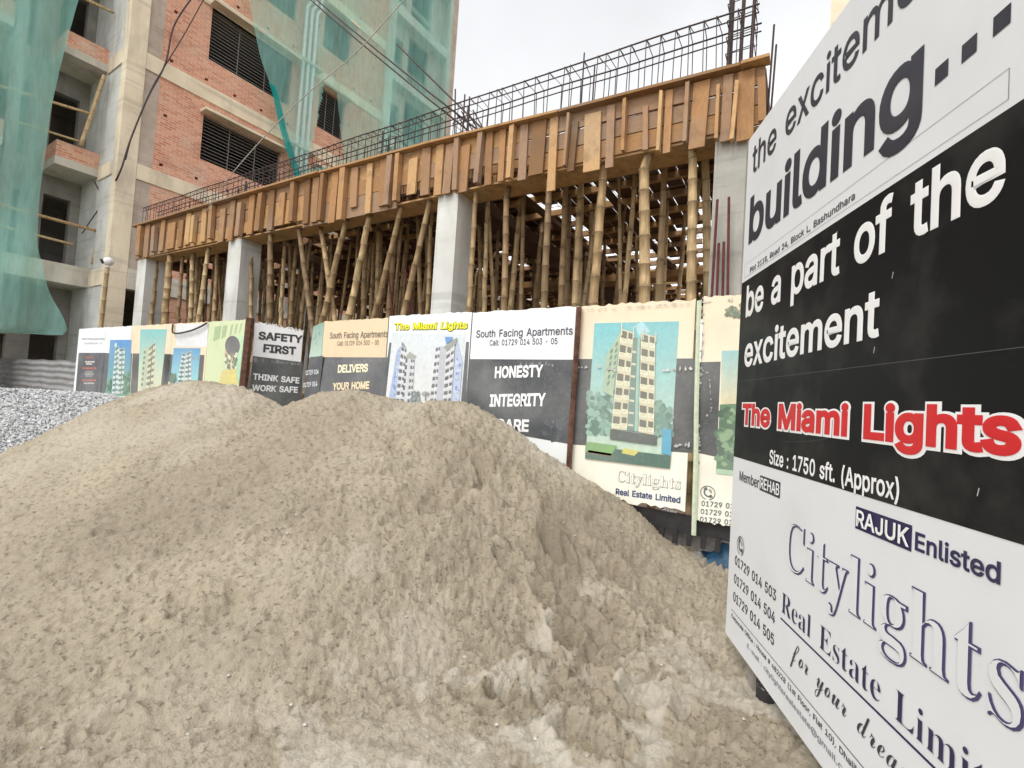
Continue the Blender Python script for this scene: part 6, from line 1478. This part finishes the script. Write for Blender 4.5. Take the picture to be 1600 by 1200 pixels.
def crumple(name, c, sx, sy, sz, m, label, cat, seed):
    rows = []
    for i in range(15):
        row = []
        for j in range(15):
            a, b = i / 14 * 2 - 1, j / 14 * 2 - 1; r = max(abs(a), abs(b))
            n_ = float(fbm(np.array([a * 2 + seed]), np.array([b * 2.0]), 1.6, 4, seed)[0])
            row.append((c[0] + a * sx * (1 + .2 * (n_ - .5)), c[1] + b * sy, c[2] + sz * (1 - r ** 2.2) * (.5 + n_) + .05 * (n_ - .5)))
        rows.append(row)
    mb = MB(); mb.grid(rows); return tag(mb.build(name, m, smooth=True), label, cat)
crumple('tarpaulin', (-.55, 4.72, .08), .42, .22, .22, M_TARP, 'crumpled blue tarpaulin below the rightmost panel, beside the sign board', 'tarpaulin', 3)
crumple('cement_sack', (-1.05, 4.5, .10), .33, .2, .16, M_SACK, 'crumpled grey sack at the edge of the sand below the hoarding', 'sack', 8)
crumple('cement_sack', (-.75, 4.85, .03), .45, .25, .10, M_BLACK, 'crushed black plastic sack under the blue tarpaulin', 'sack', 12)
# corrugated iron
CI = Plane((-15.6, 4.25, 0), (1, 0.02, 0))
mb = MB(); rows = []
for i in range(57):
    z = .2 + (1.80 - .2) * i / 56
    rows.append([CI.pt(-9.5 + 9.5 * j / 20, z + .012 * math.sin(j * 1.9), .022 * math.sin(i / 56 * 20 * math.pi) + .02 * math.sin(j * .8)) for j in range(21)])
mb.grid(rows)
n_ = N('galvanised_iron', .45, .5); n_.b.inputs['Metallic'].default_value = .35
M_IRON = n_.col(n_.mix(n_.ramp(n_.noise(1.6, 6, (1, 1, 2)), [(.45, 0.), (.7, .8)]), (.42, .42, .43), (.24, .22, .21)))
tag(mb.build('corrugated_fence', M_IRON, smooth=True), 'grey corrugated iron fence at the far left behind the gravel', 'fence')

# ------------------------------------------------------------------ big sign board
SB = thing('sign_board', BD.pt(1.1, 0.0), 'tall white and black printed sign board close on the right with a red heading', 'sign board')
UW, Z0B, Z1B = 2.3, .183, 3.2
INKD, INKN = rgb(52, 52, 62), rgb(44, 40, 76)
SWH = rgb(218, 220, 222, 1.05); SBL = rgb(22, 23, 25)
mb = MB(); NU, NV = 60, 60; rows = []
def warp(u, z): return .006 * math.sin(u * 2.1 + z * 1.3) * 0
for j in range(NV):
    a, b = Z0B + (Z1B - Z0B) * j / NV, Z0B + (Z1B - Z0B) * (j + 1) / NV
    mb.poly([BD.pt(0, a), BD.pt(UW, a), BD.pt(UW, b), BD.pt(0, b)], 0, SWH)
mb.poly([BD.pt(UW, Z0B, -.03), BD.pt(0, Z0B, -.03), BD.pt(0, Z1B, -.03), BD.pt(UW, Z1B, -.03)], 0, (.35, .34, .33))
for a, b in (((0, Z0B), (0, Z1B)), ((0, Z1B), (UW, Z1B)), ((UW, Z1B), (UW, Z0B)), ((UW, Z0B), (0, Z0B))):
    mb.poly([BD.pt(*a), BD.pt(*b), BD.pt(*b, -.03), BD.pt(*a, -.03)], 0, SWH)
mb.build('printed_sheet', M_SIGN, SB)
mb = MB(); mb.poly([BD.pt(-.0015, .183, .001), BD.pt(.0, .30, .001), BD.pt(-.001, .30, -.012), BD.pt(-.055, .165, -.03)], 0, SWH); mb.poly([BD.pt(-.0015, .183, .0), BD.pt(-.055, .165, -.031), BD.pt(.06, .178, -.01)], 0, SWH)
mb.build('loose_corner', M_SIGN, SB)
p = Pic(BD, .001); p.rect(0.0, UW, 1.243, 2.303, SBL); p.up()
p.rect(0.02, UW, 1.697, 1.6995, rgb(74, 74, 78))
p.poly([(.62, 1.378), (.9, 1.405), (1.02, 1.425), (1.02, 1.4265), (.9, 1.4065), (.62, 1.379)], rgb(78, 78, 80))
for u, z in ((1.71, 1.33), (1.02, 2.24), (1.36, 1.98), (1.28, 1.74)): p.poly([(u, z), (u + .003, z), (u + .008, z + .02), (u + .005, z + .022)], rgb(170, 170, 172))
for a, b, c, d in ((.036, 1.767, 2.327, 2.3285), (.036, 1.767, 2.407, 2.4085), (.036, .038, 2.3285, 2.407), (1.765, 1.767, 2.3285, 2.407)): p.rect(a, b, c, d, rgb(120, 120, 126))
for u in (1.520, 1.617, 1.716): p.rect(u, u + .05, 2.525, 2.578, INKD)
p.rect(.395, .629, 1.110, 1.187, INKD); p.rect(1.217, 1.491, 1.122, 1.2, INKN)
p.rect(.689, UW, .571, .579, INKN); p.rect(.079, UW, .357, .3605, INKD)
p.rect(.079, .0795 + .0, 0.3, .3, INKD)
p.build('printed_bands', SB, M_SIGN)
def st(s_, u0, u1, z0, zt, c, font='s', bold=0., off=.0022, ref=None, shear=0., z1=None): return lettering(BD, s_, u0, u1, z0, zt, c, SB, font, bold, off, z1, shear, ref)
st('the excitement', .08, 1.66, 2.945, 3.125, INKD, bold=0.010, z1=2.885)
st('building', .077, 1.472, 2.53, 2.812, INKD, bold=0.023, z1=2.487)
st('Plot 2118, Road 24, Block L, Bashundhara', .123, 1.136, 2.337, 2.368, INKD, bold=0.006, z1=2.345)
st('be a part of the', .088, 1.765, 2.082, 2.272, rgb(236, 238, 240), bold=0.019, z1=2.09)
st('excitement', .10, 1.306, 1.783, 1.958, rgb(236, 238, 240), bold=0.019, z1=1.80)
st('The Miami Lights', .095, 1.845, 1.446, 1.618, rgb(238, 236, 234), bold=0.074, ref=.80)
st('The Miami Lights', .112, 1.828, 1.448, 1.610, (.62, .022, .026), bold=0.035, off=.0036, ref=.76)
st('Size : 1750 sft. (Approx)', .498, 1.432, 1.262, 1.335, rgb(236, 238, 240), bold=0.017)
st('Member', .11, .386, 1.116, 1.172, INKD, bold=0.006)
st('REHAB', .405, .622, 1.122, 1.177, rgb(226, 230, 236), bold=0.011, off=.0024)
st('RAJUK', 1.225, 1.483, 1.134, 1.190, rgb(226, 230, 236), bold=0.017, off=.0045)
st('Enlisted', 1.505, 1.783, 1.134, 1.188, INKN, bold=0.019)
st('Citylights', .705, 1.852, .822, 1.03, rgb(66, 62, 104), 'r', 0.002)
st('Citylights', .7005, 1.848, .822, 1.03, SWH, 'r', -.010, .0034)
for k, z in enumerate((.628, .523, .42)): st('01729 014 50%d' % (3 + k), .10, .634, z, z + .052, INKD, bold=0.011)
phone_icon(BD, .178, .755, .052, INKD, SB)
st('Real Estate Limited', .694, 1.90, .607, .70, INKN, 'r', -.009)
st('for your dream Home', .795, 1.86, .452, .535, INKD, 'c', -.004)
st('Corporate Office : House # 482/28 (1st Floor, Flat 10), Dhalibari, Vatara, Evercare Hospital Link Road', .085, 2.05, .316, .340, INKD, bold=0.006)
st('E-mail : citylightsrealestate@gmail.com  Web site', .33, 1.52, .262, .286, rgb(120, 122, 130), bold=0.003)
for u in (.30, 1.25, 2.2):
    mb = MB(); mb.fbox(u - .03, u + .03, .035, .10, -.05, 3.15, 0, BD); mb.build('support_post', M_OLDW, SB)
for z in (.35, 1.3, 2.2, 3.05):
    mb = MB(); mb.fbox(.02, UW - .02, .101, .135, z, z + .05, 0, BD); mb.build('batten', M_OLDW, SB)
uf = float((np.array([-.1938, 2.8339, 0]) - BD.o) @ BD.e)
def foot_mat():
    n = N('peeling_black_paint', .55, .4)
    return n.col(n.mix(n.ramp(n.noise(22, 3), [(.60, 0.), (.63, 1.)]), (.025, .022, .024), (.32, .31, .32)))
mb = MB(); B0 = Vector(BD.pt(uf, -.02, -.06)); mb.tube([B0, B0 + Vector((0, 0, .05)), B0 + Vector((-.005, 0, .35))], [.044, .05, .045], 12)
mb.build('foot_post', foot_mat(), SB, smooth=True)
